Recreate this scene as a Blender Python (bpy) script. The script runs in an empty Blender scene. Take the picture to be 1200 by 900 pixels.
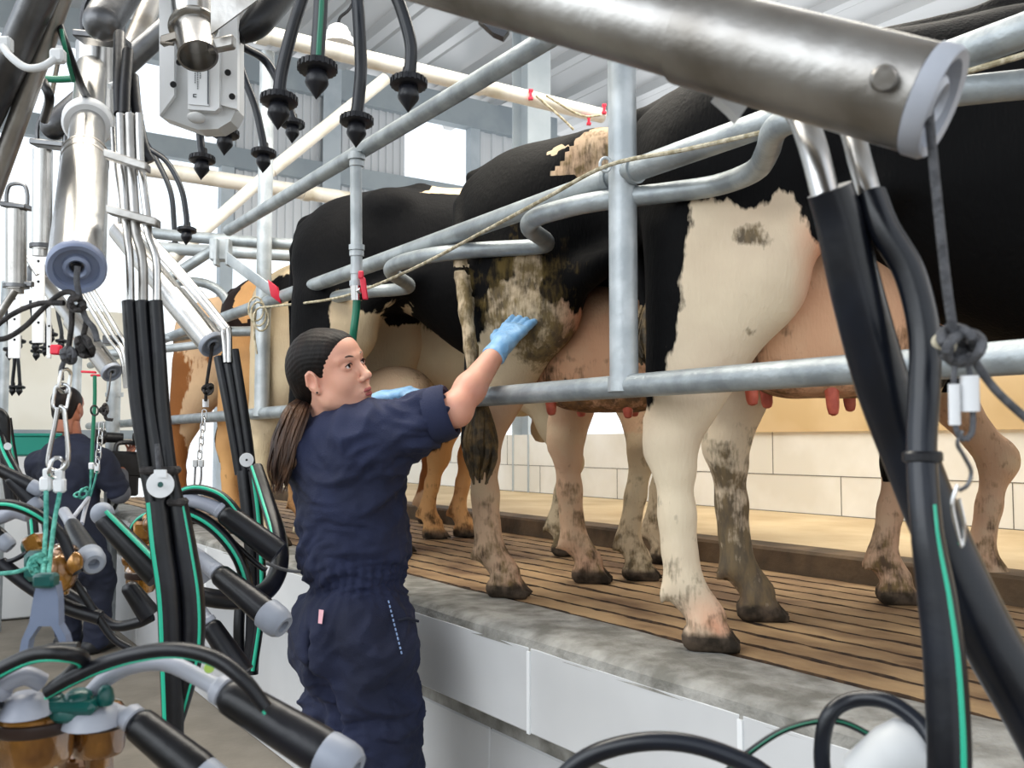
import bpy, math, random
import numpy as np
from mathutils import Vector, Matrix, noise as mnoise

random.seed(7)
SC = bpy.context.scene
COL = SC.collection

# ------------------------------------------------------------------ camera
FPX = 1120.0                      # focal length for a 1200 px wide frame
YAW = math.radians(33.56)         # the camera looks this far to the right of the pit direction (+Y)
PITCH = math.radians(3.47)
CAM = np.array([0.0, 0.0, 1.32])
R_ = np.array([math.cos(YAW), -math.sin(YAW), 0.0])
H_ = np.array([math.sin(YAW), math.cos(YAW), 0.0])
F_ = H_ * math.cos(PITCH) + np.array([0, 0, math.sin(PITCH)])
U_ = np.cross(R_, F_)
PLAT = 0.85                       # height of the platform the cows stand on

def ray(u, v):
    return F_ + R_ * (u - 600) / FPX + U_ * (450 - v) / FPX

def P(u, v, d):                   # a point measured in the photograph at distance d
    return CAM + ray(u, v) * d

def G(u, v, z):                   # where that sight line meets a level surface
    r = ray(u, v); return CAM + r * ((z - CAM[2]) / r[2])

def PX(u, v, x):                  # where it meets the plane X = x
    r = ray(u, v); return CAM + r * ((x - CAM[0]) / r[0])

def PY(u, v, y):
    r = ray(u, v); return CAM + r * ((y - CAM[1]) / r[1])

cd = bpy.data.cameras.new('camera')
cam = bpy.data.objects.new('camera', cd); COL.objects.link(cam)
cd.sensor_width = 36.0; cd.lens = 36.0 * FPX / 1200.0
cd.clip_start = 0.05; cd.clip_end = 200
cam.matrix_world = Matrix(((R_[0], U_[0], -F_[0], CAM[0]), (R_[1], U_[1], -F_[1], CAM[1]), (R_[2], U_[2], -F_[2], CAM[2]), (0, 0, 0, 1)))
cd.dof.use_dof = True; cd.dof.focus_distance = 2.75; cd.dof.aperture_fstop = 9.0
SC.camera = cam
SC.view_settings.view_transform = 'Standard'; SC.view_settings.look = 'None'
SC.view_settings.gamma = 1.0; SC.view_settings.use_curve_mapping = False

# ------------------------------------------------------------------ materials
MATS = {}
def nt(name):
    m = bpy.data.materials.new(name); m.use_nodes = True
    t = m.node_tree; b = t.nodes['Principled BSDF']
    MATS[name] = m
    return m, t, b

def lin(c):
    return tuple(((x / 12.92) if x <= 0.04045 else ((x + 0.055) / 1.055) ** 2.4) for x in c)

def hexc(h):
    h = h.lstrip('#'); return lin(tuple(int(h[i:i + 2], 16) / 255 for i in (0, 2, 4)))

def mat(name, col, rough=0.5, metal=0.0, col2=None, scale=8.0, bump=0.0, bscale=60.0, lo=0.4, hi=0.6, detail=4.0, stretch=None, **kw):
    m, t, b = nt(name)
    c = hexc(col) if isinstance(col, str) else col
    b.inputs['Base Color'].default_value = (*c, 1)
    b.inputs['Roughness'].default_value = rough
    b.inputs['Metallic'].default_value = metal
    for k, v in kw.items():
        b.inputs[k.replace('_', ' ')].default_value = v
    tc = None
    if col2 or bump:
        tc = t.nodes.new('ShaderNodeTexCoord'); src = tc.outputs['Object']
        if stretch:
            mp = t.nodes.new('ShaderNodeMapping'); mp.inputs['Scale'].default_value = stretch
            t.links.new(src, mp.inputs['Vector']); src = mp.outputs['Vector']
    if col2:
        n = t.nodes.new('ShaderNodeTexNoise'); n.inputs['Scale'].default_value = scale; n.inputs['Detail'].default_value = detail
        r = t.nodes.new('ShaderNodeMapRange'); r.inputs['From Min'].default_value = lo; r.inputs['From Max'].default_value = hi
        x = t.nodes.new('ShaderNodeMix'); x.data_type = 'RGBA'
        c2 = hexc(col2) if isinstance(col2, str) else col2
        x.inputs['A'].default_value = (*c, 1); x.inputs['B'].default_value = (*c2, 1)
        t.links.new(src, n.inputs['Vector']); t.links.new(n.outputs['Fac'], r.inputs['Value'])
        t.links.new(r.outputs['Result'], x.inputs['Factor']); t.links.new(x.outputs['Result'], b.inputs['Base Color'])
    if bump:
        n2 = t.nodes.new('ShaderNodeTexNoise'); n2.inputs['Scale'].default_value = bscale; n2.inputs['Detail'].default_value = 5
        bp = t.nodes.new('ShaderNodeBump'); bp.inputs['Strength'].default_value = bump; bp.inputs['Distance'].default_value = 0.01
        t.links.new(src, n2.inputs['Vector']); t.links.new(n2.outputs['Fac'], bp.inputs['Height'])
        t.links.new(bp.outputs['Normal'], b.inputs['Normal'])
    return m

mat('galv', '#a6adb0', 0.45, 0.5, '#8d9498', 14, 0.15, 90)
mat('galv_light', '#b9bfc2', 0.45, 0.4, '#9fa6aa', 10, 0.12, 80)
mat('white_pipe', '#dcd9d0', 0.5, 0.1, '#b9b3a2', 6, 0.1, 60, lo=.5, hi=.75)
mat('stainless', '#c3c2c0', 0.26, 1.0, '#a6a4a1', 5, 0.03, 60)
mat('stainless_dull', '#aaa8a5', 0.38, 0.95, '#77726b', 6, 0.1, 60)
mat('steel_dark', '#6b6c6e', 0.35, 0.9, '#4c4c4e', 7, 0.1, 60)
mat('paint_steel', '#b4bdc3', 0.6, 0.0, '#a5afb6', 3)
mat('rubber', '#0a0b0e', 0.33, 0.0, '#13141a', 12, 0.05, 80, Specular_IOR_Level=.35)
mat('rubber_soft', '#0a0d14', 0.28, 0.0, '#131822', 9, 0.04, 60, Specular_IOR_Level=.4)
mat('tube_grey', '#8b8f9b', 0.4, 0.0, '#9da1ab', 10, 0.05)
mat('tube_bluegrey', '#5d6980', 0.45, 0.0, '#6c778d', 10, 0.05)
mat('stripe_green', '#1fb08d', 0.4)
mat('stripe_dark_green', '#0f6b50', 0.4)
mat('claw_teal', '#06403e', 0.3, 0.0, '#0a4f4a', 12)
mat('amber', '#b07a2c', 0.1, 0.5, '#6e4518', 16, lo=.4, hi=.62, Transmission_Weight=0.25, Coat_Weight=0.8)
mat('amber_dark', '#6b4519', 0.15, 0.4, '#a9772f', 30, Coat_Weight=0.5)
mat('amber_rim', '#2a1c18', 0.3)
mat('plastic_grey', '#c3c5c6', 0.5, 0.0, '#b8babb', 6)
mat('plastic_white', '#d9dbdd', 0.45)
mat('label_paper', '#dfe2e5', 0.5)
mat('ink', '#50555c', 0.6)
mat('cap_blue', '#6a7590', 0.42, 0.0, '#7a849c', 10)
mat('cap_grey', '#9298a3', 0.45, 0.0, '#868c98', 10)
mat('rope_black', '#1f1d1d', 0.85, 0.0, '#363231', 80, 0.4, 250)
mat('rope_grey', '#57585c', 0.8, 0.0, '#424347', 80, 0.4, 250)
mat('rope_cream', '#c7bfa9', 0.9, 0.0, '#958b70', 60, 0.5, 300)
mat('rope_green', '#2f7f72', 0.85, 0.0, '#5aa596', 90, 0.4, 300)
mat('red_plastic', '#d2203c', 0.4)
mat('chrome', '#d4d4d4', 0.15, 1.0)
mat('skin', '#e2ad94', 0.5, 0.0, '#d99a84', 5, 0.05, 200, lo=.35, hi=.7, Subsurface_Weight=0.12)
mat('skin_dark', '#a5694f', 0.5, 0.0, '#8f563f', 6, 0.05, 200, Subsurface_Weight=0.1)
mat('lips', '#b25f5c', 0.4)
mat('hair', '#0d0908', 0.55, 0.0, '#1a110e', 30, 0.3, 90, stretch=(1, 1, .25), Specular_IOR_Level=.2)
mat('hair_brown', '#2a1b15', 0.5, 0.0, '#5a3f2c', 26, 0.6, 70, stretch=(1, 1, .1))
mat('coverall', '#151b33', 0.85, 0.0, '#1c2443', 3.5, 0.25, 260)
mat('coverall_dark', '#151a2b', 0.85, 0.0, '#1d2338', 3.5, 0.2, 260)
mat('thread', '#8ea6cf', 0.7)
mat('tag_pink', '#e9b3bd', 0.6)
mat('glove', '#7fb2df', 0.38, 0.0, '#94c0e6', 30, 0.25, 90)
mat('eye_white', '#e8dcd6', 0.2)
mat('eye_dark', '#1a0f0b', 0.1)
mat('camera_black', '#121214', 0.4, 0.0, '#1e1e21', 20)
mat('boot', '#1a1b1f', 0.5)
mat('sleeve_grey', '#5e6068', 0.8)
mat('teal_plastic', '#1d8f80', 0.5)
mat('gear', '#8d8f93', 0.4, 0.6)
mat('paint_orange', '#ba6a3c', 0.7)

def glossy(name):
    return MATS[name]

# ------------------------------------------------------------------ objects
def tag(o, label=None, cat=None, group=None, kind=None):
    if label: o['label'] = label
    if cat: o['category'] = cat
    if group: o['group'] = group
    if kind: o['kind'] = kind
    return o

def empty(name, loc, label=None, cat=None, group=None, rz=0.0):
    o = bpy.data.objects.new(name, None); COL.objects.link(o)
    o.location = Vector(loc); o.rotation_euler = (0, 0, rz); o.empty_display_size = 0.1
    return tag(o, label, cat, group)

def world_loc(o):
    x = Vector(o.location); p = o.parent
    while p is not None:
        x = x + Vector(p.location); p = p.parent
    return x

class MB:
    """collects shapes (in world coordinates) that become ONE mesh object"""
    def __init__(s): s.v = []; s.f = []; s.mi = []; s.n = 0; s.cur = 0
    def add(s, vs, fs):
        s.v.append(np.asarray(vs, float).reshape(-1, 3))
        for q in fs: s.f.append(tuple(i + s.n for i in q)); s.mi.append(s.cur)
        s.n += len(vs); return s
    def box(s, lo, hi):
        x0, y0, z0 = lo; x1, y1, z1 = hi
        v = [(x0, y0, z0), (x1, y0, z0), (x1, y1, z0), (x0, y1, z0), (x0, y0, z1), (x1, y0, z1), (x1, y1, z1), (x0, y1, z1)]
        return s.add(v, [(3, 2, 1, 0), (4, 5, 6, 7), (0, 1, 5, 4), (1, 2, 6, 5), (2, 3, 7, 6), (3, 0, 4, 7)])
    def obox(s, c, ax, ay, az, hx, hy, hz, bev=0.0):
        """oriented box with chamfered edges"""
        c = np.asarray(c, float); A = [np.asarray(a, float) / np.linalg.norm(a) for a in (ax, ay, az)]
        if bev <= 0:
            vs = [c + A[0] * hx * i + A[1] * hy * j + A[2] * hz * k for k in (-1, 1) for i, j in ((-1, -1), (1, -1), (1, 1), (-1, 1))]
            return s.add(vs, [(3, 2, 1, 0), (4, 5, 6, 7), (0, 1, 5, 4), (1, 2, 6, 5), (2, 3, 7, 6), (3, 0, 4, 7)])
        b = min(bev, hx * .9, hy * .9, hz * .9)
        ring = [(-1, -1, 0), (-1, -1, 1), (1, -1, 0), (1, -1, 1), (1, 1, 0), (1, 1, 1), (-1, 1, 0), (-1, 1, 1)]
        oct_ = lambda X, Y, bb: [(-X, -Y + bb), (-X + bb, -Y), (X - bb, -Y), (X, -Y + bb), (X, Y - bb), (X - bb, Y), (-X + bb, Y), (-X, Y - bb)]
        vs = []
        for (z, X, Y, bb) in ((-hz, hx - b, hy - b, b * .4), (-hz + b, hx, hy, b), (hz - b, hx, hy, b), (hz, hx - b, hy - b, b * .4)):
            vs += [c + A[0] * x + A[1] * y + A[2] * z for x, y in oct_(X, Y, bb)]
        fs = [tuple(range(7, -1, -1)), tuple(range(24, 32))]
        for r in range(3):
            for i in range(8): fs.append((r * 8 + i, r * 8 + (i + 1) % 8, r * 8 + 8 + (i + 1) % 8, r * 8 + 8 + i))
        return s.add(vs, fs)
    def tube(s, pts, r, seg=14, smooth=0, closed=False, caps=True, ang=None, twist=None):
        pts = np.asarray(pts, float)
        rr = np.full(len(pts), float(r)) if np.isscalar(r) else np.asarray(r, float)
        if smooth:
            pts, rr = catmull(pts, rr, smooth, closed)
        n = len(pts)
        T = np.zeros_like(pts)
        if closed:
            T = np.roll(pts, -1, 0) - np.roll(pts, 1, 0)
        else:
            T[1:-1] = pts[2:] - pts[:-2]; T[0] = pts[1] - pts[0]; T[-1] = pts[-1] - pts[-2]
        T /= (np.linalg.norm(T, axis=1, keepdims=True) + 1e-12)
        up = np.array([0, 0, 1.0]) if abs(T[0][2]) < .9 else np.array([1.0, 0, 0])
        N = np.cross(T[0], up); N /= np.linalg.norm(N)
        a = np.linspace(0, 2 * math.pi, seg, endpoint=False)
        vs = []
        for i in range(n):
            if i:
                N = N - T[i] * np.dot(N, T[i]); N /= (np.linalg.norm(N) + 1e-12)
            B = np.cross(T[i], N)
            vs.append(pts[i] + rr[i] * (np.outer(np.cos(a), N) + np.outer(np.sin(a), B)))
        vs = np.concatenate(vs); fs = []
        for i in range(n - 1 + (1 if closed else 0)):
            j = (i + 1) % n
            for k in range(seg):
                k2 = (k + 1) % seg
                fs.append((i * seg + k2, i * seg + k, j * seg + k, j * seg + k2))
        if caps and not closed:
            fs.append(tuple(range(seg))); fs.append(tuple((n - 1) * seg + k for k in range(seg - 1, -1, -1)))
        return s.add(vs, fs)
    def lathe(s, a, b, prof, seg=28):
        """profile of (t, radius) turned round the axis from a to b; t in metres from a"""
        a = np.asarray(a, float); b = np.asarray(b, float); T = (b - a) / np.linalg.norm(b - a)
        up = np.array([0, 0, 1.0]) if abs(T[2]) < .9 else np.array([1.0, 0, 0])
        N = np.cross(T, up); N /= np.linalg.norm(N); B = np.cross(T, N)
        an = np.linspace(0, 2 * math.pi, seg, endpoint=False)
        vs = []; fs = []
        for t, r in prof:
            vs.append(a + T * t + max(r, 1e-5) * (np.outer(np.cos(an), N) + np.outer(np.sin(an), B)))
        for i in range(len(prof) - 1):
            for k in range(seg):
                k2 = (k + 1) % seg
                fs.append((i * seg + k2, i * seg + k, (i + 1) * seg + k, (i + 1) * seg + k2))
        if prof[0][1] > 1e-4: fs.append(tuple(range(seg)))
        if prof[-1][1] > 1e-4: fs.append(tuple((len(prof) - 1) * seg + k for k in range(seg - 1, -1, -1)))
        return s.add(np.concatenate(vs), fs)
    def ell(s, c, r, rot=None, seg=24, ring=14):
        c = np.asarray(c, float); vs = []; fs = []
        M = np.eye(3) if rot is None else np.asarray(rot)
        for i in range(ring + 1):
            th = math.pi * i / ring
            for k in range(seg):
                ph = 2 * math.pi * k / seg
                p = np.array([r[0] * math.sin(th) * math.cos(ph), r[1] * math.sin(th) * math.sin(ph), r[2] * math.cos(th)])
                vs.append(c + M @ p)
        for i in range(ring):
            for k in range(seg):
                k2 = (k + 1) % seg
                fs.append((i * seg + k, (i + 1) * seg + k, (i + 1) * seg + k2, i * seg + k2))
        return s.add(vs, fs)
    def grid(s, fn, nu, nv, flip=False):
        vs = [fn(i / nu, j / nv) for i in range(nu + 1) for j in range(nv + 1)]; fs = []
        for i in range(nu):
            for j in range(nv):
                q = (i * (nv + 1) + j, (i + 1) * (nv + 1) + j, (i + 1) * (nv + 1) + j + 1, i * (nv + 1) + j + 1)
                fs.append(q[::-1] if flip else q)
        return s.add(vs, fs)
    def prism(s, outline, off):
        """closed 3-D outline thickened by vector off"""
        o = np.asarray(outline, float); n = len(o); off = np.asarray(off, float)
        vs = np.concatenate([o, o + off])
        fs = [tuple(range(n - 1, -1, -1)), tuple(range(n, 2 * n))] + [(i, (i + 1) % n, n + (i + 1) % n, n + i) for i in range(n)]
        return s.add(vs, fs)
    def build(s, name, m, parent=None, smooth=True, angle=40, loc=None):
        me = bpy.data.meshes.new(name)
        V = np.concatenate(s.v) if s.v else np.zeros((0, 3))
        o = bpy.data.objects.new(name, me)
        if parent is not None:
            o.parent = parent; V = V - np.array(world_loc(parent))
        elif loc is not None:
            o.location = Vector(loc); V = V - np.asarray(loc)
        else:
            lo, hi = V.min(0), V.max(0); c = np.array([(lo[0] + hi[0]) / 2, (lo[1] + hi[1]) / 2, lo[2]])
            o.location = Vector(c); V = V - c
        me.from_pydata(V.tolist(), [], s.f)
        ms = m if isinstance(m, (list, tuple)) else [m]
        for x in ms: me.materials.append(MATS[x])
        if len(ms) > 1: me.polygons.foreach_set('material_index', s.mi)
        if smooth:
            me.polygons.foreach_set('use_smooth', [True] * len(me.polygons))
            try: me.set_sharp_from_angle(angle=math.radians(angle))
            except Exception: pass
        me.update()
        COL.objects.link(o)
        return o

def catmull(pts, rr, k, closed=False):
    n = len(pts); out = []; ro = []
    rng = range(n) if closed else range(n - 1)
    for i in rng:
        if closed: p0, p1, p2, p3 = pts[i - 1], pts[i], pts[(i + 1) % n], pts[(i + 2) % n]; r1, r2 = rr[i], rr[(i + 1) % n]
        else:
            p1, p2 = pts[i], pts[i + 1]; p0 = pts[i - 1] if i else 2 * p1 - p2; p3 = pts[i + 2] if i + 2 < n else 2 * p2 - p1
            r1, r2 = rr[i], rr[i + 1]
        for j in range(k):
            t = j / k
            out.append(.5 * ((2 * p1) + (-p0 + p2) * t + (2 * p0 - 5 * p1 + 4 * p2 - p3) * t * t + (-p0 + 3 * p1 - 3 * p2 + p3) * t ** 3))
            ro.append(r1 + (r2 - r1) * t)
    if not closed: out.append(pts[-1]); ro.append(rr[-1])
    return np.array(out), np.array(ro)

def copy_tree(o, parent=None):
    c = o.copy(); COL.objects.link(c); c.parent = parent
    for ch in list(o.children): copy_tree(ch, c)
    return c

def one(name, m, label, cat, shape, group=None, kind=None, smooth=True, loc=None):
    o = shape.build(name, m, None, smooth, loc=loc)
    return tag(o, label, cat, group, kind)

# ------------------------------------------------------------------ distance-field modelling (smooth organic bodies)
class SDF:
    def __init__(s, lo, hi, h):
        s.lo = np.asarray(lo, float); s.h = h
        s.n = np.ceil((np.asarray(hi, float) - s.lo) / h).astype(int) + 1
        s.F = np.full(s.n, 1.0, np.float32)
        s.ax = [s.lo[i] + h * np.arange(s.n[i]) for i in range(3)]
    def _win(s, lo, hi, pad):
        a = np.clip(np.floor((np.asarray(lo) - pad - s.lo) / s.h).astype(int), 0, s.n)
        b = np.clip(np.ceil((np.asarray(hi) + pad - s.lo) / s.h).astype(int) + 1, 0, s.n)
        sl = tuple(slice(a[i], b[i]) for i in range(3))
        X, Y, Z = np.meshgrid(s.ax[0][sl[0]], s.ax[1][sl[1]], s.ax[2][sl[2]], indexing='ij', sparse=True)
        return sl, X, Y, Z
    def _mix(s, sl, d, k, op):
        a = s.F[sl]
        if a.size == 0: return
        if op == 'add':
            h = np.maximum(k - np.abs(a - d), 0) / k; s.F[sl] = np.minimum(a, d) - h * h * k * .25
        else:
            h = np.maximum(k - np.abs(a + d), 0) / k; s.F[sl] = np.maximum(a, -d) + h * h * k * .25
    def cap(s, a, b, ra, rb=None, k=.03, op='add', flat=None):
        """tapered capsule; flat=(axis vector, factor) squeezes it along that axis"""
        rb = ra if rb is None else rb
        a = np.asarray(a, float); b = np.asarray(b, float); R = max(ra, rb)
        sl, X, Y, Z = s._win(np.minimum(a, b) - R * 1.3, np.maximum(a, b) + R * 1.3, k + 2 * s.h)
        ba = b - a; L = ba @ ba + 1e-12
        px, py, pz = X - a[0], Y - a[1], Z - a[2]
        t = np.clip((px * ba[0] + py * ba[1] + pz * ba[2]) / L, 0, 1)
        dx, dy, dz = px - t * ba[0], py - t * ba[1], pz - t * ba[2]
        if flat is not None:
            ax, fk = flat; ax = np.asarray(ax, float) / np.linalg.norm(ax)
            q = dx * ax[0] + dy * ax[1] + dz * ax[2]
            e = q * (1 / fk - 1); dx = dx + e * ax[0]; dy = dy + e * ax[1]; dz = dz + e * ax[2]
            d = (np.sqrt(dx * dx + dy * dy + dz * dz) - (ra + (rb - ra) * t)) * min(1, fk * 1.1)
        else:
            d = np.sqrt(dx * dx + dy * dy + dz * dz) - (ra + (rb - ra) * t)
        s._mix(sl, d, k, op)
    def ell(s, c, r, M=None, k=.03, op='add'):
        c = np.asarray(c, float); r = np.asarray(r, float); R = r.max()
        ext = np.array([R] * 3) if M is not None else r
        sl, X, Y, Z = s._win(c - ext, c + ext, k + 2 * s.h)
        x, y, z = X - c[0], Y - c[1], Z - c[2]
        if M is not None:
            M = np.asarray(M); x, y, z = (M[0, 0] * x + M[1, 0] * y + M[2, 0] * z, M[0, 1] * x + M[1, 1] * y + M[2, 1] * z, M[0, 2] * x + M[1, 2] * y + M[2, 2] * z)
        k0 = np.sqrt((x / r[0]) ** 2 + (y / r[1]) ** 2 + (z / r[2]) ** 2)
        k1 = np.sqrt((x / r[0] ** 2) ** 2 + (y / r[1] ** 2) ** 2 + (z / r[2] ** 2) ** 2) + 1e-9
        s._mix(sl, k0 * (k0 - 1) / k1, k, op)
    def chain(s, pts, rs, k=.03, flat=None):
        for i in range(len(pts) - 1): s.cap(pts[i], pts[i + 1], rs[i], rs[i + 1], k, flat=flat)
    def field(s, fn, lo, hi, k=.03, op='add'):
        sl, X, Y, Z = s._win(lo, hi, k + 2 * s.h)
        s._mix(sl, fn(X, Y, Z), k, op)
    def mesh(s):
        return surface_nets(s.F, s.lo, s.h)

def surface_nets(F, lo, h):
    ins = F < 0; nx, ny, nz = F.shape
    cnt = np.zeros((nx - 1, ny - 1, nz - 1), np.int8)
    C = [(i, j, k) for i in (0, 1) for j in (0, 1) for k in (0, 1)]
    sh = lambda A, c: A[c[0]:nx - 1 + c[0], c[1]:ny - 1 + c[1], c[2]:nz - 1 + c[2]]
    for c in C: cnt += sh(ins, c)
    mask = (cnt > 0) & (cnt < 8)
    idx = np.full(mask.shape, -1, np.int64); N = int(mask.sum()); idx[mask] = np.arange(N)
    base = np.argwhere(mask).astype(float)
    vals = {c: sh(F, c)[mask] for c in C}
    acc = np.zeros((N, 3)); num = np.zeros(N)
    for a in C:
        for ax in range(3):
            if a[ax] == 1: continue
            b = tuple(a[i] + (1 if i == ax else 0) for i in range(3))
            va, vb = vals[a], vals[b]; m = (va < 0) != (vb < 0)
            t = np.where(m, va / np.where(m, va - vb, 1), 0)
            p = np.array(a, float)[None] + np.zeros((N, 3)); p[:, ax] += t
            acc += p * m[:, None]; num += m
    V = (base + acc / num[:, None]) * h + lo
    faces = []
    for ax in range(3):
        o1, o2 = [(1, 2), (2, 0), (0, 1)][ax]
        sl0 = [slice(0, None)] * 3
        A = np.take(ins, range(0, ins.shape[ax] - 1), ax); B = np.take(ins, range(1, ins.shape[ax]), ax)
        E = A != B
        e = np.argwhere(E)
        ok = (e[:, o1] > 0) & (e[:, o2] > 0) & (e[:, o1] < ins.shape[o1] - 1) & (e[:, o2] < ins.shape[o2] - 1)
        e = e[ok]; fl = A[tuple(e.T)]
        def I(d1, d2):
            q = e.copy(); q[:, o1] -= d1; q[:, o2] -= d2; return idx[tuple(q.T)]
        q = np.stack([I(1, 1), I(0, 1), I(0, 0), I(1, 0)], 1)
        q[~fl] = q[~fl][:, ::-1]
        faces.append(q)
    return V, np.concatenate(faces)

def raw_mesh(name, V, Fq, m, parent=None, loc=None, attrs=None, relax=0):
    me = bpy.data.meshes.new(name)
    o = bpy.data.objects.new(name, me)
    V = np.asarray(V, float)
    if relax:
        for it in range(relax):
            acc = np.zeros_like(V); n = np.zeros(len(V))
            for i in range(4):
                j = (i + 1) % 4
                np.add.at(acc, Fq[:, i], V[Fq[:, j]]); np.add.at(acc, Fq[:, j], V[Fq[:, i]])
                np.add.at(n, Fq[:, i], 1); np.add.at(n, Fq[:, j], 1)
            lam = .5 if it % 2 == 0 else -.45
            V = V + lam * (acc / np.maximum(n, 1)[:, None] - V)
    if parent is not None: o.parent = parent; L = V - np.array(world_loc(parent))
    else:
        if loc is None: lo, hi = V.min(0), V.max(0); loc = ((lo[0] + hi[0]) / 2, (lo[1] + hi[1]) / 2, lo[2])
        o.location = Vector(loc); L = V - np.asarray(loc)
    me.vertices.add(len(L)); me.vertices.foreach_set('co', L.astype(np.float32).ravel())
    nf = len(Fq); me.loops.add(nf * 4); me.loops.foreach_set('vertex_index', Fq.astype(np.int32).ravel())
    me.polygons.add(nf); me.polygons.foreach_set('loop_start', np.arange(0, nf * 4, 4, dtype=np.int32))
    try: me.polygons.foreach_set('loop_total', np.full(nf, 4, np.int32))
    except Exception: pass
    me.update(calc_edges=True)
    me.polygons.foreach_set('use_smooth', [True] * nf)
    for x in (m if isinstance(m, (list, tuple)) else [m]): me.materials.append(MATS[x])
    if attrs:
        for k, a in attrs.items():
            at = me.attributes.new(k, 'FLOAT', 'POINT'); at.data.foreach_set('value', np.asarray(a, np.float32))
    me.validate(); me.update()
    COL.objects.link(o)
    return o, V

def poly_sd(pts, x, y):
    """signed distance to polygon (negative inside)"""
    pts = np.asarray(pts, float); d = np.full(x.shape, 1e9); inside = np.zeros(x.shape, bool)
    n = len(pts)
    for i in range(n):
        a, b = pts[i], pts[(i + 1) % n]; e = b - a
        wx, wy = x - a[0], y - a[1]; t = np.clip((wx * e[0] + wy * e[1]) / (e @ e + 1e-12), 0, 1)
        d = np.minimum(d, (wx - e[0] * t) ** 2 + (wy - e[1] * t) ** 2)
        c = ((a[1] > y) != (b[1] > y)) & (x < (b[0] - a[0]) * (y - a[1]) / (b[1] - a[1] + 1e-12) + a[0])
        inside ^= c
    d = np.sqrt(d); return np.where(inside, -d, d)
# ------------------------------------------------------------------ setting materials
mat('curb_concrete', '#a3a19b', 0.8, 0.0, '#716f68', 13, 0.6, 60, lo=.36, hi=.64, detail=12)
mat('pit_concrete', '#8b8377', 0.75, 0.0, '#6d665b', 3, 0.3, 40, lo=.3, hi=.7, detail=8)
mat('groove_concrete', '#b3936a', 0.75, 0.0, '#725539', 7, 0.5, 50, lo=.38, hi=.66, detail=12, stretch=(1, .5, 1))
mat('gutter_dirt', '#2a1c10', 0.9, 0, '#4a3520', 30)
mat('manger_concrete', '#cdb893', 0.7, 0.0, '#b39b76', 3, 0.25, 30, lo=.35, hi=.7, detail=8)
mat('kerb_brown', '#6f5a42', 0.8, 0.0, '#463828', 6, 0.4, 40, lo=.35, hi=.65, detail=8)
mat('panel_white', '#d3d4d5', 0.38, 0.0, '#c6c7c8', 1.5)
mat('panel_seam', '#eceeef', 0.4)
mat('wall_white', '#f4f3ee', 0.5, 0.0, '#e6e3da', 2)
mat('seam_dark', '#6d6a64', 0.8)
mat('wall_tan', '#d6bb90', 0.6, 0.0, '#cbae80', 2)
mat('end_wall_paint', '#f0ede2', 0.6, 0.0, '#e4dfd0', 1.2)
mat('beam_grey', '#98a1a6', 0.6, 0.0, '#89939a', 2)
m, t, b = nt('corrugated')
b.inputs['Base Color'].default_value = (.62, .64, .66, 1); b.inputs['Roughness'].default_value = .45; b.inputs['Metallic'].default_value = .35
m, t, b = nt('roof_sheet')
b.inputs['Base Color'].default_value = (.62, .62, .62, 1); b.inputs['Roughness'].default_value = .32; b.inputs['Metallic'].default_value = .65

def struct(name, m, mb, kind='structure', smooth=False):
    o = mb.build(name, m, None, smooth); o['kind'] = kind; return o

XC0, XC1, XG1, XW = 1.33, 1.60, 2.74, 4.17      # curb edges, back kerb, back wall
Y0, Y1 = -2.5, 8.6
# pit floor
mb = MB(); mb.box((-1.6, -3.0, -.12), (1.5, 12.4, 0)); struct('floor', 'pit_concrete', mb)
# platform body, its grooved top is a rug of ridges
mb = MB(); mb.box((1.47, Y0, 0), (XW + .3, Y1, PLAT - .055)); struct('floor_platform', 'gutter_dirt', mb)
# curb along the pit
mb = MB()
def curb_fn(u, v):
    y = Y0 + (Y1 - Y0) * u
    prof = [(XC0, PLAT - .035), (XC0 + .004, PLAT - .008), (XC0 + .02, PLAT + .004), (XC0 + .08, PLAT + .008), (XC0 + .15, PLAT + .006), (XC1 - .02, PLAT + .003), (XC1 - .003, PLAT - .004), (XC1, PLAT - .04)]
    k = min(int(v * 7), 6); f = v * 7 - k
    x = prof[k][0] * (1 - f) + prof[k + 1][0] * f; z = prof[k][1] * (1 - f) + prof[k + 1][1] * f
    nz = mnoise.noise(Vector((x * 9, y * 3, 3.1)))
    return (x + .006 * mnoise.noise(Vector((x * 3, y * 5, 1))) * (1 if v > .5 else .3), y, z + .004 * nz)
mb.grid(curb_fn, 220, 14, flip=True); struct('trim_1', 'curb_concrete', mb, smooth=True)
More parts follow.
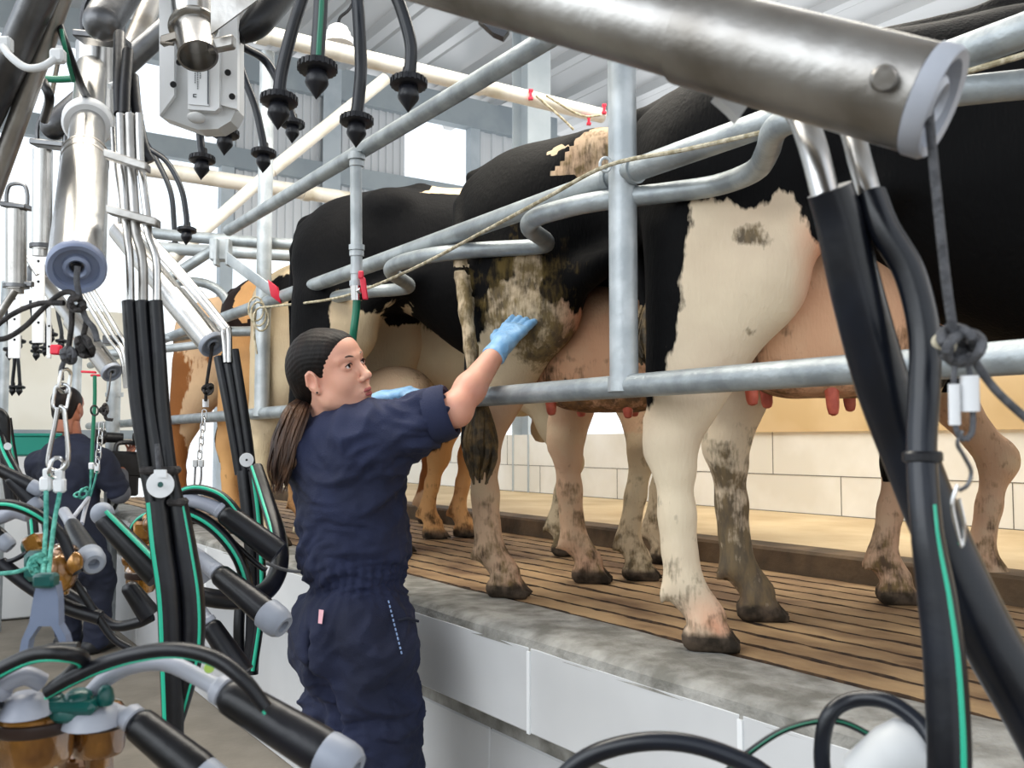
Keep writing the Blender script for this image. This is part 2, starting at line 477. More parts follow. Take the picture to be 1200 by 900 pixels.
# ridged rug: boards of grooved concrete, every groove slightly crooked
mb = MB()
nr = 11; pitch = (XG1 - XC1) / nr
for i in range(nr):
    xa, xb = XC1 + i * pitch + .006, XC1 + (i + 1) * pitch - .006
    def fn(u, v, xa=xa, xb=xb, i=i):
        y = Y0 + (Y1 - Y0) * u
        ea = .008 * mnoise.noise(Vector((i * 7.1, y * 7, 0))) + .009 * mnoise.noise(Vector((i * 3.1, y * 21, 5)))
        eb = .008 * mnoise.noise(Vector((i * 7.1 + 4, y * 7, 9))) + .009 * mnoise.noise(Vector((i * 3.1, y * 21, 15)))
        prof = [(0, -.056), (0, -.006), (.035, 0), (.5, .002), (.965, 0), (1, -.006), (1, -.056)]
        k = min(int(v * 6), 5); f = v * 6 - k
        q = prof[k][0] * (1 - f) + prof[k + 1][0] * f; z = prof[k][1] * (1 - f) + prof[k + 1][1] * f
        x = (xa + ea) * (1 - q) + (xb + eb) * q
        return (x, y, PLAT + z + .002 * mnoise.noise(Vector((x * 20, y * 9, 2))))
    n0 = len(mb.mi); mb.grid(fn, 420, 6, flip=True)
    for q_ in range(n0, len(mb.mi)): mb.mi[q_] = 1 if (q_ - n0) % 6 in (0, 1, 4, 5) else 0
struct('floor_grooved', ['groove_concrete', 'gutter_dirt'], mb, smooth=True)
# back kerb and manger floor
mb = MB(); mb.obox(((XG1 + XG1 + .16) / 2, (Y0 + Y1) / 2, PLAT + .02), (1, 0, 0), (0, 1, 0), (0, 0, 1), .08, (Y1 - Y0) / 2, .065, .01)
struct('trim_2', 'kerb_brown', mb)
mb = MB(); mb.box((XG1 + .155, Y0, PLAT - .03), (XW + .3, Y1, PLAT + .085)); struct('floor_manger', 'manger_concrete', mb)

# pit wall panels: upper fascia of separate sheets, concrete recess, lower sheets
def G_xy(u, v, x): return PX(u, v, x)[1]
ys = [1.25 + .68 * k for k in range(-5, 11)]
up = MB(); lo_ = MB(); seam = MB()
for k in range(len(ys) - 1):
    up.obox((XC0 + .012, (ys[k] + ys[k + 1]) / 2, .7225), (1, 0, 0), (0, 1, 0), (0, 0, 1), .012, .34 - .0015, .1025, .004)
    seam.box((XC0 - .004, ys[k] - .006, .62), (XC0 + .001, ys[k] + .006, .815))
struct('wall_pit_upper', 'panel_white', up); struct('trim_3', 'panel_seam', seam)
ys2 = [G_xy(574, 835, 1.45) + .72 * k for k in range(-5, 10)]
for k in range(len(ys2) - 1):
    lo_.obox((1.462, (ys2[k] + ys2[k + 1]) / 2, .262), (1, 0, 0), (0, 1, 0), (0, 0, 1), .012, .36 - .0015, .262, .004)
struct('wall_pit_lower', 'panel_white', lo_)
mb = MB(); mb.box((1.455, Y0, .52), (1.5, Y1, PLAT - .03)); mb.box((XC0 + .024, Y0, .62), (1.5, Y1, PLAT - .036)); struct('wall_recess', 'curb_concrete', mb)

# back wall with block joints; tan upper part
mb = MB(); mb.box((XW, Y0, PLAT + .0), (XW + .12, Y1, 1.375)); struct('wall_right', 'wall_white', mb)
sm = MB()
sm.box((XW - .003, Y0, .928), (XW + .001, Y1, .939))
sm.box((XW - .002, Y0, 1.139), (XW + .001, Y1, 1.143))
k = 0
y = Y0 + .3
while y < Y1:
    sm.box((XW - .002, y, .935), (XW + .001, y + .004, 1.14)); sm.box((XW - .002, y + .45, 1.14), (XW + .001, y + .454, 1.375)); y += .9
struct('trim_4', 'seam_dark', sm)
mb = MB(); mb.box((XW - .02, Y0, 1.375), (XW + .12, 4.6, 2.0)); struct('wall_right_upper', 'wall_tan', mb)

# end wall (across the pit) : painted lower wall, opening, girts, ribbed sheets
YE = 10.2
mb = MB(); mb.box((-1.6, 8.62, 0), (1.36, 8.9, .30)); struct('trim_5', 'kerb_brown', mb)
mb = MB(); mb.box((-1.6, 8.9, .2), (1.36, YE, .32)); struct('floor_step', 'manger_concrete', mb)
mb = MB(); mb.box((-1.6, 9.6, .3), (PY(158, 400, 9.6)[0], 9.75, 2.55)); struct('wall_end', 'end_wall_paint', mb)
mb = MB(); mb.box((-1.6, 9.565, 1.35), (PY(158, 400, 9.6)[0], 9.598, 1.43)); struct('trim_6', 'beam_grey', mb)

def bz(u, v, y):                  # height of a sight line on the plane Y = y
    return PY(u, v, y)[2]
def bx(u, v, y): return PY(u, v, y)[0]

g = MB()
zA = bz(300, 190, YE); zB = bz(560, 135, YE)
g.box((-2.5, YE, zA - .09), (7.5, YE + .12, zA + .13))
struct('trim_7', 'beam_grey', g)
g = MB(); g.box((-2.5, YE, zB - .17), (7.5, YE + .15, zB + .2)); struct('trim_8', 'beam_grey', g)
# ribbed metal sheets
def ribbed(x0, x1, z0, z1, y, n, amp=.02):
    r = MB()
    prof = [(0, 0), (.28, 0), (.36, 1), (.64, 1), (.72, 0), (1, 0)]
    pts = []
    for i in range(n):
        for q, a in prof[:-1]: pts.append((x0 + (i + q) * (x1 - x0) / n, y - a * amp))
    pts.append((x1, y))
    vs = []; fs = []
    for (x, yy) in pts: vs += [(x, yy, z0), (x, yy, z1)]
    for i in range(len(pts) - 1): fs.append((2 * i, 2 * i + 2, 2 * i + 3, 2 * i + 1))
    vs += [(x, yy + .004, z) for x, yy, z in vs]; m_ = len(pts) * 2
    fs += [tuple(q + m_ for q in f[::-1]) for f in fs]
    r.add(vs, fs); return r
xs0, xs1 = bx(272, 200, YE + .1), bx(474, 200, YE + .1)
r = ribbed(xs0, xs1, bz(300, 300, YE), bz(400, 100, YE), YE + .1, 22); struct('wall_far', 'corrugated', r)
r = ribbed(bx(562, 170, YE), bx(760, 170, YE), 2.6, bz(560, 135, YE), YE + .1, 16); struct('wall_far_right', 'corrugated', r)
# mullion posts in the end wall
for u in (558, 268):
    g = MB(); x = bx(u, 200, YE); g.box((x - .07, YE + .02, .3), (x + .07, YE + .14, zB + .1)); o = struct('column', 'paint_steel', g)
# big steel columns along the back wall
for (u, v) in ((631, 100), (389, 150)):
    p = PX(u, v, XW + .1)
    g = MB(); y = p[1]; x = p[0]
    g.box((x - .11, y - .012, 0.3), (x + .11, y, 6.0)); g.box((x - .11, y + .2, 0.3), (x + .11, y + .212, 6.0)); g.box((x - .03, y, .3), (x - .018, y + .2, 6.0))
    struct('column', 'paint_steel', g)
# roof: ribbed sheet, ribs run along the pit, sloping up over the pit
r = MB()
prof = [(0, 0), (.5, 0), (.55, 1), (.72, 1), (.77, 0), (.84, 0), (.87, .4), (.9, 0), (1, 0)]
x0, x1, n = -3.2, 11.0, 20
def roofz(x): return 5.75
pts = []
for i in range(n):
    for q, a in prof[:-1]:
        x = x0 + (i + q) * (x1 - x0) / n; pts.append((x, roofz(x) - a * .09))
pts.append((x1, roofz(x1)))
vs = []; fs = []
for x, z in pts: vs += [(x, -3.5, z), (x, YE + 1.2, z)]
for i in range(len(pts) - 1): fs.append((2 * i, 2 * i + 1, 2 * i + 3, 2 * i + 2))
m_ = len(vs); vs += [(a, b_, c + .004) for a, b_, c in vs]; fs += [tuple(q + m_ for q in f[::-1]) for f in fs]
r.add(vs, fs); struct('ceiling', 'roof_sheet', r)
# the other platform on the left, outside this view but part of the place
mb = MB(); mb.box((-4.2, -3, 0), (-1.6, 12, PLAT)); struct('floor_left_platform', 'curb_concrete', mb)

# ------------------------------------------------------------------ light
w = bpy.data.worlds.new('world'); SC.world = w; w.use_nodes = True
tn = w.node_tree; bg = tn.nodes['Background']
sky = tn.nodes.new('ShaderNodeTexSky'); sky.sky_type = 'HOSEK_WILKIE' if False else 'NISHITA'
sky.sun_disc = False; sky.sun_elevation = math.radians(48); sky.sun_rotation = math.radians(120); sky.air_density = 1.2; sky.dust_density = 4.0
mix = tn.nodes.new('ShaderNodeMix'); mix.data_type = 'RGBA'; mix.inputs['Factor'].default_value = .35
mul = tn.nodes.new('ShaderNodeMix'); mul.data_type = 'RGBA'; mul.blend_type = 'MULTIPLY'; mul.inputs['Factor'].default_value = 1
mul.inputs['B'].default_value = (.16, .16, .16, 1)
tn.links.new(sky.outputs['Color'], mul.inputs['A'])
tn.links.new(mul.outputs['Result'], mix.inputs['B']); mix.inputs['A'].default_value = (.93, .97, 1.0, 1)
tn.links.new(mix.outputs['Result'], bg.inputs['Color']); bg.inputs['Strength'].default_value = 1.9
def area(name, loc, target, size, power, col):
    ld = bpy.data.lights.new(name, 'AREA'); ld.shape = 'RECTANGLE'; ld.size, ld.size_y = size; ld.energy = power; ld.color = col
    o = bpy.data.objects.new(name, ld); COL.objects.link(o); o.location = loc
    o.rotation_euler = (Vector(target) - Vector(loc)).to_track_quat('-Z', 'Y').to_euler(); return o
# daylight through the open left side; both overhead lamps are added fill
area('daylight_side', (-3.6, 1.5, 3.2), (1.6, 2.6, 1.0), (6, 2.2), 130, (.93, .97, 1))
area('fill_roof', (.2, 2.5, 4.5), (.5, 2.5, 0), (1.6, 8), 70, (1, 1, 1))  # overhead fill lamp hung below the opaque roof
area('fill_right', (2.9, 3.0, 4.6), (3.8, 3.0, .9), (1.2, 7), 330, (1, .93, .80))  # added warm lamp to brighten the back wall and manger
SC.view_settings.exposure = 0.0
# ------------------------------------------------------------------ cows
def cow_mat(name, light, dark, dirt='#5b4a2c', pink='#d2906f', dirt2='#2b2317'):
    m, t, b = nt(name); L = t.links; N = t.nodes
    def attr(n):
        a = N.new('ShaderNodeAttribute'); a.attribute_name = n; return a.outputs['Fac']
    tc = N.new('ShaderNodeTexCoord').outputs['Object']
    def noise(sc, det=4, st=None):
        src = tc
        if st:
            mp = N.new('ShaderNodeMapping'); mp.inputs['Scale'].default_value = st; L.new(tc, mp.inputs['Vector']); src = mp.outputs['Vector']
        n = N.new('ShaderNodeTexNoise'); n.inputs['Scale'].default_value = sc; n.inputs['Detail'].default_value = det
        L.new(src, n.inputs['Vector']); return n.outputs['Fac']
    def math_(op, a, b_=None, c=None):
        x = N.new('ShaderNodeMath'); x.operation = op
        for i, q in enumerate((a, b_, c)):
            if q is None: continue
            if isinstance(q, (int, float)): x.inputs[i].default_value = q
            else: L.new(q, x.inputs[i])
        return x.outputs[0]
    def rng(a, lo, hi):
        r = N.new('ShaderNodeMapRange'); L.new(a, r.inputs['Value']); r.inputs['From Min'].default_value = lo; r.inputs['From Max'].default_value = hi; return r.outputs['Result']
    def mix(f, a, c):
        x = N.new('ShaderNodeMix'); x.data_type = 'RGBA'; L.new(f, x.inputs['Factor'])
        for s_, q in (('A', a), ('B', c)):
            if isinstance(q, str): x.inputs[s_].default_value = (*hexc(q), 1)
            else: L.new(q, x.inputs[s_])
        return x.outputs['Result']
    n1 = noise(9, 3); n2 = noise(46, 6, (1, 1, .3)); n3 = noise(22, 8); n4 = noise(150, 3, (1, 1, .2))
    light_var = mix(rng(noise(3.5, 5), .35, .7), light, tuple_hex(light, .86))
    c = mix(math_('MULTIPLY', attr('pink'), rng(n1, .2, .5)), light_var, pink)
    e = math_('ADD', attr('blk'), math_('ADD', math_('MULTIPLY', math_('SUBTRACT', n1, .5), .05), math_('MULTIPLY', math_('SUBTRACT', n2, .5), .05)))
    c = mix(rng(e, -.004, .004), c, dark)
    dm = math_('MULTIPLY', attr('dirt'), 1.0)
    dmask = rng(math_('ADD', math_('ADD', math_('MULTIPLY', n3, .9), math_('MULTIPLY', n4, .35)), dm), 1.0, 1.22)
    c = mix(math_('MULTIPLY', dmask, .85), c, mix(rng(n2, .4, .62), dirt, dirt2))
    c = mix(attr('hoof'), c, mix(rng(n3, .4, .6), '#564a3f', '#2f2922'))
    L.new(c, b.inputs['Base Color'])
    b.inputs['Roughness'].default_value = .7
    b.inputs['Specular IOR Level'].default_value = .1
    bp = N.new('ShaderNodeBump'); bp.inputs['Strength'].default_value = .35; bp.inputs['Distance'].default_value = .006
    L.new(math_('ADD', n4, math_('MULTIPLY', n3, 1.4)), bp.inputs['Height']); L.new(bp.outputs['Normal'], b.inputs['Normal'])
    return m

def tuple_hex(h, f):
    h = h.lstrip('#'); return '#' + ''.join('%02x' % int(int(h[i:i + 2], 16) * (f if i else min(1, f * 1.04))) for i in (0, 2, 4))

cow_mat('coat_black_white', '#ddcdb2', '#060607')
cow_mat('coat_dirty', '#cdbb9c', '#060607', dirt='#66552f', pink='#c88a70')
cow_mat('coat_cream', '#cdbc9c', '#070709')
cow_mat('coat_brown', '#d9b892', '#8d5930', dirt='#5b3a20')
cow_mat('udder_skin', '#d0ad8c', '#8a4f38', dirt='#6b4d2c', pink='#c99270')
cow_mat('udder_cream', '#c9b795', '#8a4f38', dirt='#7b6a3a', pink='#c4a588')
mat('switch_hair', '#5d4a2a', 0.7, 0, '#2f2617', 30, .5, 80)
mat('teat', '#c4604a', 0.45, 0, '#a84a38', 30)
mat('hoof_horn', '#4a4139', 0.6, 0, '#6b5f4e', 20, .3, 60)

HEAD_T = math.radians(13)
def cam_xy(right, d):             # a place given by its offset to the right of the view axis and its distance
    q = CAM + R_ * right + H_ * d; return q[:2]
hdir = R_ * math.cos(HEAD_T) - H_ * math.sin(HEAD_T)
ldir = np.array([-hdir[1], hdir[0], 0])

class CowFrame:
    def __init__(s, right, d, turn=0.0):
        s.O = np.array([*cam_xy(right, d), PLAT])
        a = math.atan2(hdir[1], hdir[0]) + math.radians(turn)
        s.a = a; s.h = np.array([math.cos(a), math.sin(a), 0]); s.l = np.array([-math.sin(a), math.cos(a), 0])
    def loc(s, p):
        q = np.asarray(p) - s.O; return np.array([q @ s.h, q @ s.l, q[2]])
    def world(s, V):
        V = np.asarray(V); return s.O + V[..., :1] * s.h + V[..., 1:2] * s.l + V[..., 2:] * np.array([0, 0, 1.0])
    def side(s, u, v, y=-.24):    # sight line meets the animal's near-side plane -> (x, z)
        r = ray(u, v); n = s.l; t = ((s.O + n * y - CAM) @ n) / (r @ n); q = s.loc(CAM + r * t); return (q[0], q[2])

def sup(X, Y, Z, st, H):
    xs, tp, bt, ry, oy = [np.array(c) for c in zip(*st)]
    top = np.interp(X, xs, tp) * H; bot = np.interp(X, xs, bt) * H; w_ = np.interp(X, xs, ry)
    zc = (top + bot) / 2; rz = (top - bot) / 2
    n = 2.35
    q = (np.abs(Y / w_) ** n + np.abs((Z - zc) / rz) ** n) ** (1 / n)
    d = (q - 1) * np.minimum(w_, rz) * .95
    over = np.maximum(np.maximum(xs[0] - X, X - xs[-1]), 0)
    return np.sqrt(np.maximum(d, 0) ** 2 + over ** 2) + np.minimum(d, 0) * (over == 0)

def smooth_st(st):
    a = np.array(st, float); out = []
    pts, _ = catmull(a, np.zeros(len(a)), 5); return [tuple(p) for p in pts]

def make_cow(name, label, fr, m, s=1.0, hz=1.0, feet=None, paint=None, h=.016, tail=None, udder=None, tails=True, swl=.2, um='udder_skin', udirt=.1, thigh=1.0, rise=0.0, um_pink=.9):
    """fr: frame; s scales the height; feet: four hoof positions (local x, y): near hind, far hind, near fore, far fore"""
    S = SDF((-.14, -.45, -.01), (2.7, .45, (1.5 + rise) * s + .06), h)
    st = smooth_st([(-.03, 1.16, 1.0, .075, 0), (.03, 1.275, .93, .14, 0), (.12, 1.335, .88, .185, 0), (.28, 1.36, .89, .225, 0), (.45, 1.365, .90, .25, 0),
          (.7, 1.325, .74, .285, 0), (1.0, 1.315, .62, .305, 0), (1.3, 1.33, .61, .27, 0), (1.5, 1.29, .70, .20, 0), (1.62, 1.18, .86, .11, 0)])
    st = [(q[0], q[1] + rise * min(max((q[0] - .25) / .6, 0), 1), *q[2:]) for q in st]
    S.field(lambda X, Y, Z: sup(X, Y, Z, st, s), (-.1, -.36, .5), (1.75, .36, (1.45 + rise) * s), k=.05)
    # hook and pin bones, tail head, spine
    for sg in (-1, 1):
        S.ell((.43, sg * .205, 1.275 * s), (.08, .04, .045), k=.09)
        S.ell((.035, sg * .095, 1.19 * s), (.05, .035, .05), k=.06)
        S.ell((1.33, sg * .17, 1.08 * s), (.12, .08, .24), k=.09)
    S.cap((.0, 0, 1.27 * s), (.5, 0, 1.355 * s), .028, .03, k=.05)
    S.cap((.5, 0, (1.345 + rise * .4) * s), (.85, 0, (1.32 + rise) * s), .03, .03, k=.05); S.cap((.85, 0, (1.315 + rise) * s), (1.4, 0, (1.345 + rise) * s), .03, .04, k=.05)
    # paralumbar hollow between hook and ribs
    for sg in (-1, 1): S.ell((.66, sg * .345, 1.15 * s), (.12, .055, .10), k=.09, op='sub')
    feet = feet or [(.14, -.19), (.30, .19), (1.33, -.17), (1.46, .17)]
    for i, (fx, fy) in enumerate(feet):
        sg = -1 if i in (0, 2) else 1
        if i < 2:
            hk = np.array([fx - .075, fy * .97, .455 * s]); stf = np.array([.265 + (fx - .15) * .4, sg * .195, .82 * s])
            hip = np.array([.24, sg * .12, 1.10 * s])
            S.cap(hip, stf, .20 * thigh, .118 * thigh, k=.07, flat=((0, 1, 0), .72))
            S.cap((.13, sg * .13, 1.08 * s), (.155 + (fx - .15) * .4, sg * .165, .80 * s), .115 * thigh, .10 * thigh, k=.07, flat=((0, 1, 0), .8))
            S.cap((.15, sg * .16, .92 * s), hk + np.array([.01, 0, .13]), .12, .070, k=.06)
            S.cap(stf, hk + np.array([.02, 0, .03]), .10, .052, k=.05)
            S.cap(hk + np.array([-.036, 0, .05]), hk + np.array([-.035, 0, -.02]), .028, .026, k=.04)       # point of hock
            S.cap(hk, hk + np.array([.01, 0, -.05]), .052, .045, k=.03)
            fet = np.array([fx - .05, fy, .145]);
            S.cap(hk, (hk + fet) / 2, .048, .0385, k=.03); S.cap((hk + fet) / 2, fet, .0385, .044, k=.03)
            S.cap(fet + np.array([-.02, 0, .08]), fet + np.array([-.02, 0, .2]), .02, .018, k=.03)
        else:
            kn = np.array([fx + .02, fy * .98, .40 * s]); el = np.array([1.33, sg * .17, .74 * s]); sh = np.array([1.47, sg * .15, 1.0 * s])
            S.cap(sh, el, .13, .10, k=.06, flat=((0, 1, 0), .75)); S.cap(el, (el * .45 + kn * .55), .085, .056, k=.05); S.cap((el * .45 + kn * .55), kn, .056, .05, k=.04)
            S.ell(kn + np.array([.008, 0, 0]), (.052, .05, .062), k=.03)
            fet = np.array([fx - .035, fy, .135])
            S.cap(kn, (kn + fet) / 2, .044, .034, k=.03); S.cap((kn + fet) / 2, fet, .034, .041, k=.03)
        # pastern, two claws, dew claws
        S.cap(fet, (fx + .005, fy, .07), .042, .043, k=.02)
        for e in (-1, 1):
            S.cap((fx - .025, fy + e * .022, .030), (fx + .068, fy + e * .025, .013), .032, .015, k=.005)
            S.cap((fx - .01, fy + e * .021, .07), (fx + .042, fy + e * .024, .026), .032, .023, k=.006)
            S.cap(fet + np.array([-.036, e * .02, -.012]), fet + np.array([-.046, e * .022, -.030]), .016, .012, k=.012)
    S.F = np.maximum(S.F, (.0 - S.ax[2])[None, None, :].astype(np.float32))
    # flank fold from stifle to belly
    for sg in (-1, 1): S.chain([(.32, sg * .215, .86 * s), (.42, sg * .235, .93 * s), (.56, sg * .25, 1.0 * s)], [.045, .03, .03], k=.06)
    # neck and head
    S.chain([(1.5, 0, 1.12 * s), (1.8, 0, 1.14 * s), (2.06, 0, 1.18 * s)], [.2, .15, .12], k=.08, flat=((0, 1, 0), .72))
    S.cap((1.55, 0, .84 * s), (1.85, 0, .95 * s), .1, .07, k=.07, flat=((0, 1, 0), .5))
    S.chain([(2.1, 0, 1.2 * s), (2.26, 0, 1.12 * s), (2.42, 0, 1.0 * s), (2.48, 0, .96 * s)], [.115, .10, .07, .065], k=.05)
    for sg in (-1, 1): S.cap((2.07, sg * .09, 1.26 * s), (2.03, sg * .24, 1.25 * s), .022, .032, k=.02, flat=((0, 0, 1), .8))
    # tail
    tp = tail or [(-.02, 0, 1.26), (-.055, 0, 1.16), (-.06, 0, .95), (-.05, -.01, .7), (-.04, -.02, .58)]
    if tails:
        tp_ = np.array(tp, float) * np.array([1, 1, s])
        S.chain(tp_, np.linspace(.027, .017, len(tp_)), k=.014)
        tip = tp_[-1]
    V, Q = S.mesh()
    at = dict(zip(('blk', 'dirt', 'pink', 'hoof'), paint(V, fr)))
    W = fr.world(V)
    root = empty(name, fr.O, label, 'cow')
    raw_mesh('body', W, Q, m, root, attrs=at, relax=2)
    if tails:
        mb = MB(); rnd = random.Random(5); T0 = fr.world(tip)
        for i in range(46):
            a = rnd.random() * 6.283; q = rnd.random() ** .5; L_ = swl * (.75 + .35 * rnd.random())
            o1 = np.array([math.cos(a) * q, math.sin(a) * q, 0])
            pts = [T0 + o1 * .008 + np.array([0, 0, .03]), T0 + o1 * .034 + np.array([0, 0, -.3 * L_]), T0 + o1 * .046 + np.array([.006 * rnd.uniform(-1, 1), 0, -.65 * L_]), T0 + o1 * .022 + np.array([.01 * rnd.uniform(-1, 1), .01 * rnd.uniform(-1, 1), -L_])]
            mb.tube(pts, [.009, .012, .011, .003], 6, smooth=4)
        mb.build('tail_switch', 'switch_hair', root)
    if udder:
        c, r, teats = udder
        h2 = .011; U = SDF(np.array(c) - np.array(r) - .09, np.array(c) + np.array(r) + .09, h2)
        U.ell(c, r, k=.05)
        for e in (-1, 1):
            U.ell(np.array(c) + np.array([-.08, e * r[1] * .5, -r[2] * .35]), (r[0] * .55, r[1] * .5, r[2] * .62), k=.05)
            U.ell(np.array(c) + np.array([.08, e * r[1] * .5, -r[2] * .35]), (r[0] * .55, r[1] * .5, r[2] * .62), k=.05)
        V2, Q2 = U.mesh()
        z0 = V2[:, 2]
        at2 = {'blk': np.full(len(V2), -.2), 'pink': np.full(len(V2), .9), 'hoof': np.zeros(len(V2)),
               'dirt': np.clip(.16 + .25 * (np.abs(V2[:, 0] - c[0]) / r[0]) + udirt * np.clip((c[2] - z0) / r[2], 0, 1), 0, .62)}
        at2['pink'] = np.full(len(V2), um_pink)
        uo, _ = raw_mesh('udder', fr.world(V2), Q2, um, root, attrs=at2, relax=4)
        for (tx, ty, tl) in teats:
            a = fr.world(np.array([tx, ty, c[2] - r[2] * .75])); b_ = fr.world(np.array([tx + .005, ty, c[2] - r[2] * .8 - tl]))
            L_ = np.linalg.norm(b_ - a)
            mb = MB(); mb.lathe(a, b_, [(0, .020), (L_ * .4, .0165), (L_ * .8, .0145), (L_ * .95, .011), (L_, .004)], 14)
            mb.build('teat', 'teat', uo)
    return root

def fbm(V, sc, seed=0):
    out = np.zeros(len(V))
    for i, p in enumerate(V): out[i] = mnoise.noise(Vector((p[0] * sc + seed, p[1] * sc, p[2] * sc)))
    return out

def legs_dirt(V, low=.45, amt=.35):
    d = np.clip((low - V[:, 2]) / low, 0, 1) * amt
    return d

# ---- nearest cow
f1 = CowFrame(.33, 2.40)
def P1(fr, pts, y=-.24): return [fr.side(u, v, y) for u, v in pts]
w1 = P1(f1, [(806, 243), (820, 240), (834, 240), (840, 249), (853, 240), (864, 250), (880, 246), (893, 238), (912, 227), (926, 227), (930, 247), (940, 264), (954, 284),
             (985, 305), (1015, 335), (1036, 358), (1066, 388), (1095, 420), (1200, 450), (1300, 500), (1300, 900), (600, 900), (700, 560), (765, 470), (782, 430), (790, 400), (799, 365), (801, 330), (806, 300), (812, 265)])
def paint1(V, fr):
    x, y, z = V.T
    sd = poly_sd(w1, x, z)
    blk = sd.copy()
    far = y > .04
    blk[far] = np.where(z[far] < .8, -.2, sd[far])
    front = x > 1.1
    blk[front] = np.where(z[front] < .5, -.1, np.maximum(sd[front], z[front] - .55))
    # patch on the far fore and small marks
    pink = np.clip((x - .34) / .08, 0, 1) * np.clip((1.02 - z) / .05, 0, 1) * np.clip((1.25 - x) / .1, 0, 1) * (z > .5) * .9
    pink = np.maximum(pink, np.clip((.10 - np.hypot(x - .16, z - .05)) / .08, 0, 1) * .8)
    dirt = legs_dirt(V, .65, .50)
    dirt[far] += np.clip((.62 - z[far]) / .2, 0, 1) * .30 * (x[far] < fr_back(x[far]))
    p = fr.side(880, 281); dirt = np.maximum(dirt, np.clip(1.5 - np.hypot((x - p[0]) / .05, (z - p[1]) / .035), 0, 1) * .62)
    p = fr.side(878, 388); dirt = np.maximum(dirt, np.clip(1 - np.hypot((x - p[0]) / .03, (z - p[1]) / .035), 0, 1) * .55)
    p = fr.side(962, 372); dirt = np.maximum(dirt, np.clip(1 - np.hypot((x - p[0]) / .06, (z - p[1]) / .05), 0, 1) * .62)
    hoof = np.clip((.050 - z) / .008, 0, 1)
    return blk, dirt, pink, hoof
def fr_back(x): return np.full_like(x, 5.0)
def ft(fr, *px): return [tuple(fr.loc(G(u, v, PLAT))[:2]) for u, v in px]
a_, b_ = ft(f1, (828, 762), (888, 727))
make_cow('cow', 'nearest black cow whose white hind leg stands on the curb, pink udder with red teats', f1, 'coat_black_white', s=1.02,
         feet=[a_, b_, (1.34, -.17), (1.52, .17)], paint=paint1, h=.013, swl=.12, rise=.13, um_pink=.45, udirt=.22,
         tail=[(-.0, 0, 1.24), (-.035, .01, 1.14), (-.03, .02, .98), (.0, .03, .86), (.01, .03, .78)],
         udder=((.44, -.0, .775), (.25, .165, .20), [(.26, -.10, .06), (.44, -.10, .085), (.3, .1, .06), (.5, .1, .07)]))

# ---- second cow: the one being touched
f2 = CowFrame(-.125, 3.05)
w2 = P1(f2, [(611, 300), (624, 297), (638, 296), (639, 320), (641, 345), (652, 357), (664, 349), (668, 368), (682, 362), (700, 366), (740, 380), (770, 420), (800, 470), (900, 520), (900, 900), (400, 900), (530, 520), (548, 470), (553, 430), (560, 400), (574, 365), (577, 345), (590, 340), (606, 328)])
def paint2(V, fr):
    x, y, z = V.T
    sd = poly_sd(w2, x, z); blk = sd.copy()
    far = y > .04; blk[far] = np.where(z[far] < .8, -.2, sd[far])
    front = x > 1.05; blk[front] = np.where(z[front] < .62, -.1, .2)
    TL = np.array(t2) * np.array([1, 1, 1.04])
    for i_ in range(1, len(TL) - 1):
        a0, b0 = TL[i_], TL[i_ + 1]; e0 = b0 - a0; tt = np.clip(((V - a0) @ e0) / (e0 @ e0), 0, 1); dd = np.linalg.norm(V - a0 - tt[:, None] * e0, axis=1); blk[dd < .025] = -.2; TLd = dd if i_ == 1 else np.minimum(TLd, dd)
    lump = (np.hypot((x - 1.27), (z - .42)) < .07) & front; blk[lump] = .1
    tan_sheen = poly_sd(P1(fr, [(640, 208), (672, 165), (700, 140), (730, 120), (735, 215)]), x, z) < 0; blk[tan_sheen] = -.012  # tan shoulder sheen painted into the coat colour
    whp = poly_sd(P1(fr, [(628, 180), (655, 166), (668, 170), (650, 182)]), x, z) < 0; blk[whp] = -.1
    tail = (x < -.025) & (np.abs(y) < .06); blk[tail & (z < 1.15)] = -.2
    tailn = (z < .95) & (y < -.2) & (x < .12); 
    pink = np.clip((x - .30) / .08, 0, 1) * np.clip((.98 - z) / .05, 0, 1) * (z > .55) * .8 * (x < 1.1)
    pink = np.maximum(pink, .35 * (z < .6))
    dirt = legs_dirt(V, .75, .55)
    dirt[tan_sheen] = .44; pink[tan_sheen] = .25  # dirt and pink masks only tint the painted sheen here
    dirt = np.maximum(dirt, np.clip((.04 - TLd) / .01, 0, 1) * .5)
    p = fr.side(618, 345); dirt = np.maximum(dirt, np.clip(1.6 - np.hypot((x - p[0]) / .16, (z - p[1]) / .18), 0, 1) * .56)
    p = fr.side(640, 400); dirt = np.maximum(dirt, np.clip(1.4 - np.hypot((x - p[0]) / .13, (z - p[1]) / .12), 0, 1) * .62)
    dirt = np.maximum(dirt, np.clip((x - 1.1) * 5, 0, 1) * .33 * (z < .6))
    hoof = np.clip((.046 - z) / .008, 0, 1)
    return blk, dirt, pink, hoof
a_, b_, d_ = ft(f2, (592, 700), (690, 683), (1050, 708))
t2 = [f2.loc(P(541, 240, 2.98)), f2.loc(P(538, 282, 2.88)), f2.loc(P(541, 320, 2.82)), f2.loc(P(546, 365, 2.78)), f2.loc(P(552, 410, 2.75)), f2.loc(P(556, 452, 2.74)), f2.loc(P(562, 478, 2.74))]
t2 = [np.array([q[0], q[1], q[2] / 1.04]) for q in t2]
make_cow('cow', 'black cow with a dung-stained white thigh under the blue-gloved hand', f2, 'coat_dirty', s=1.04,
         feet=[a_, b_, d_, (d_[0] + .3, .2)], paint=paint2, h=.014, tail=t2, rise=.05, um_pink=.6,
         udder=((.43, 0, .76), (.25, .155, .20), [(.27, -.10, .05), (.50, -.09, .06), (.33, .1, .05), (.5, .1, .05)]), udirt=.42)

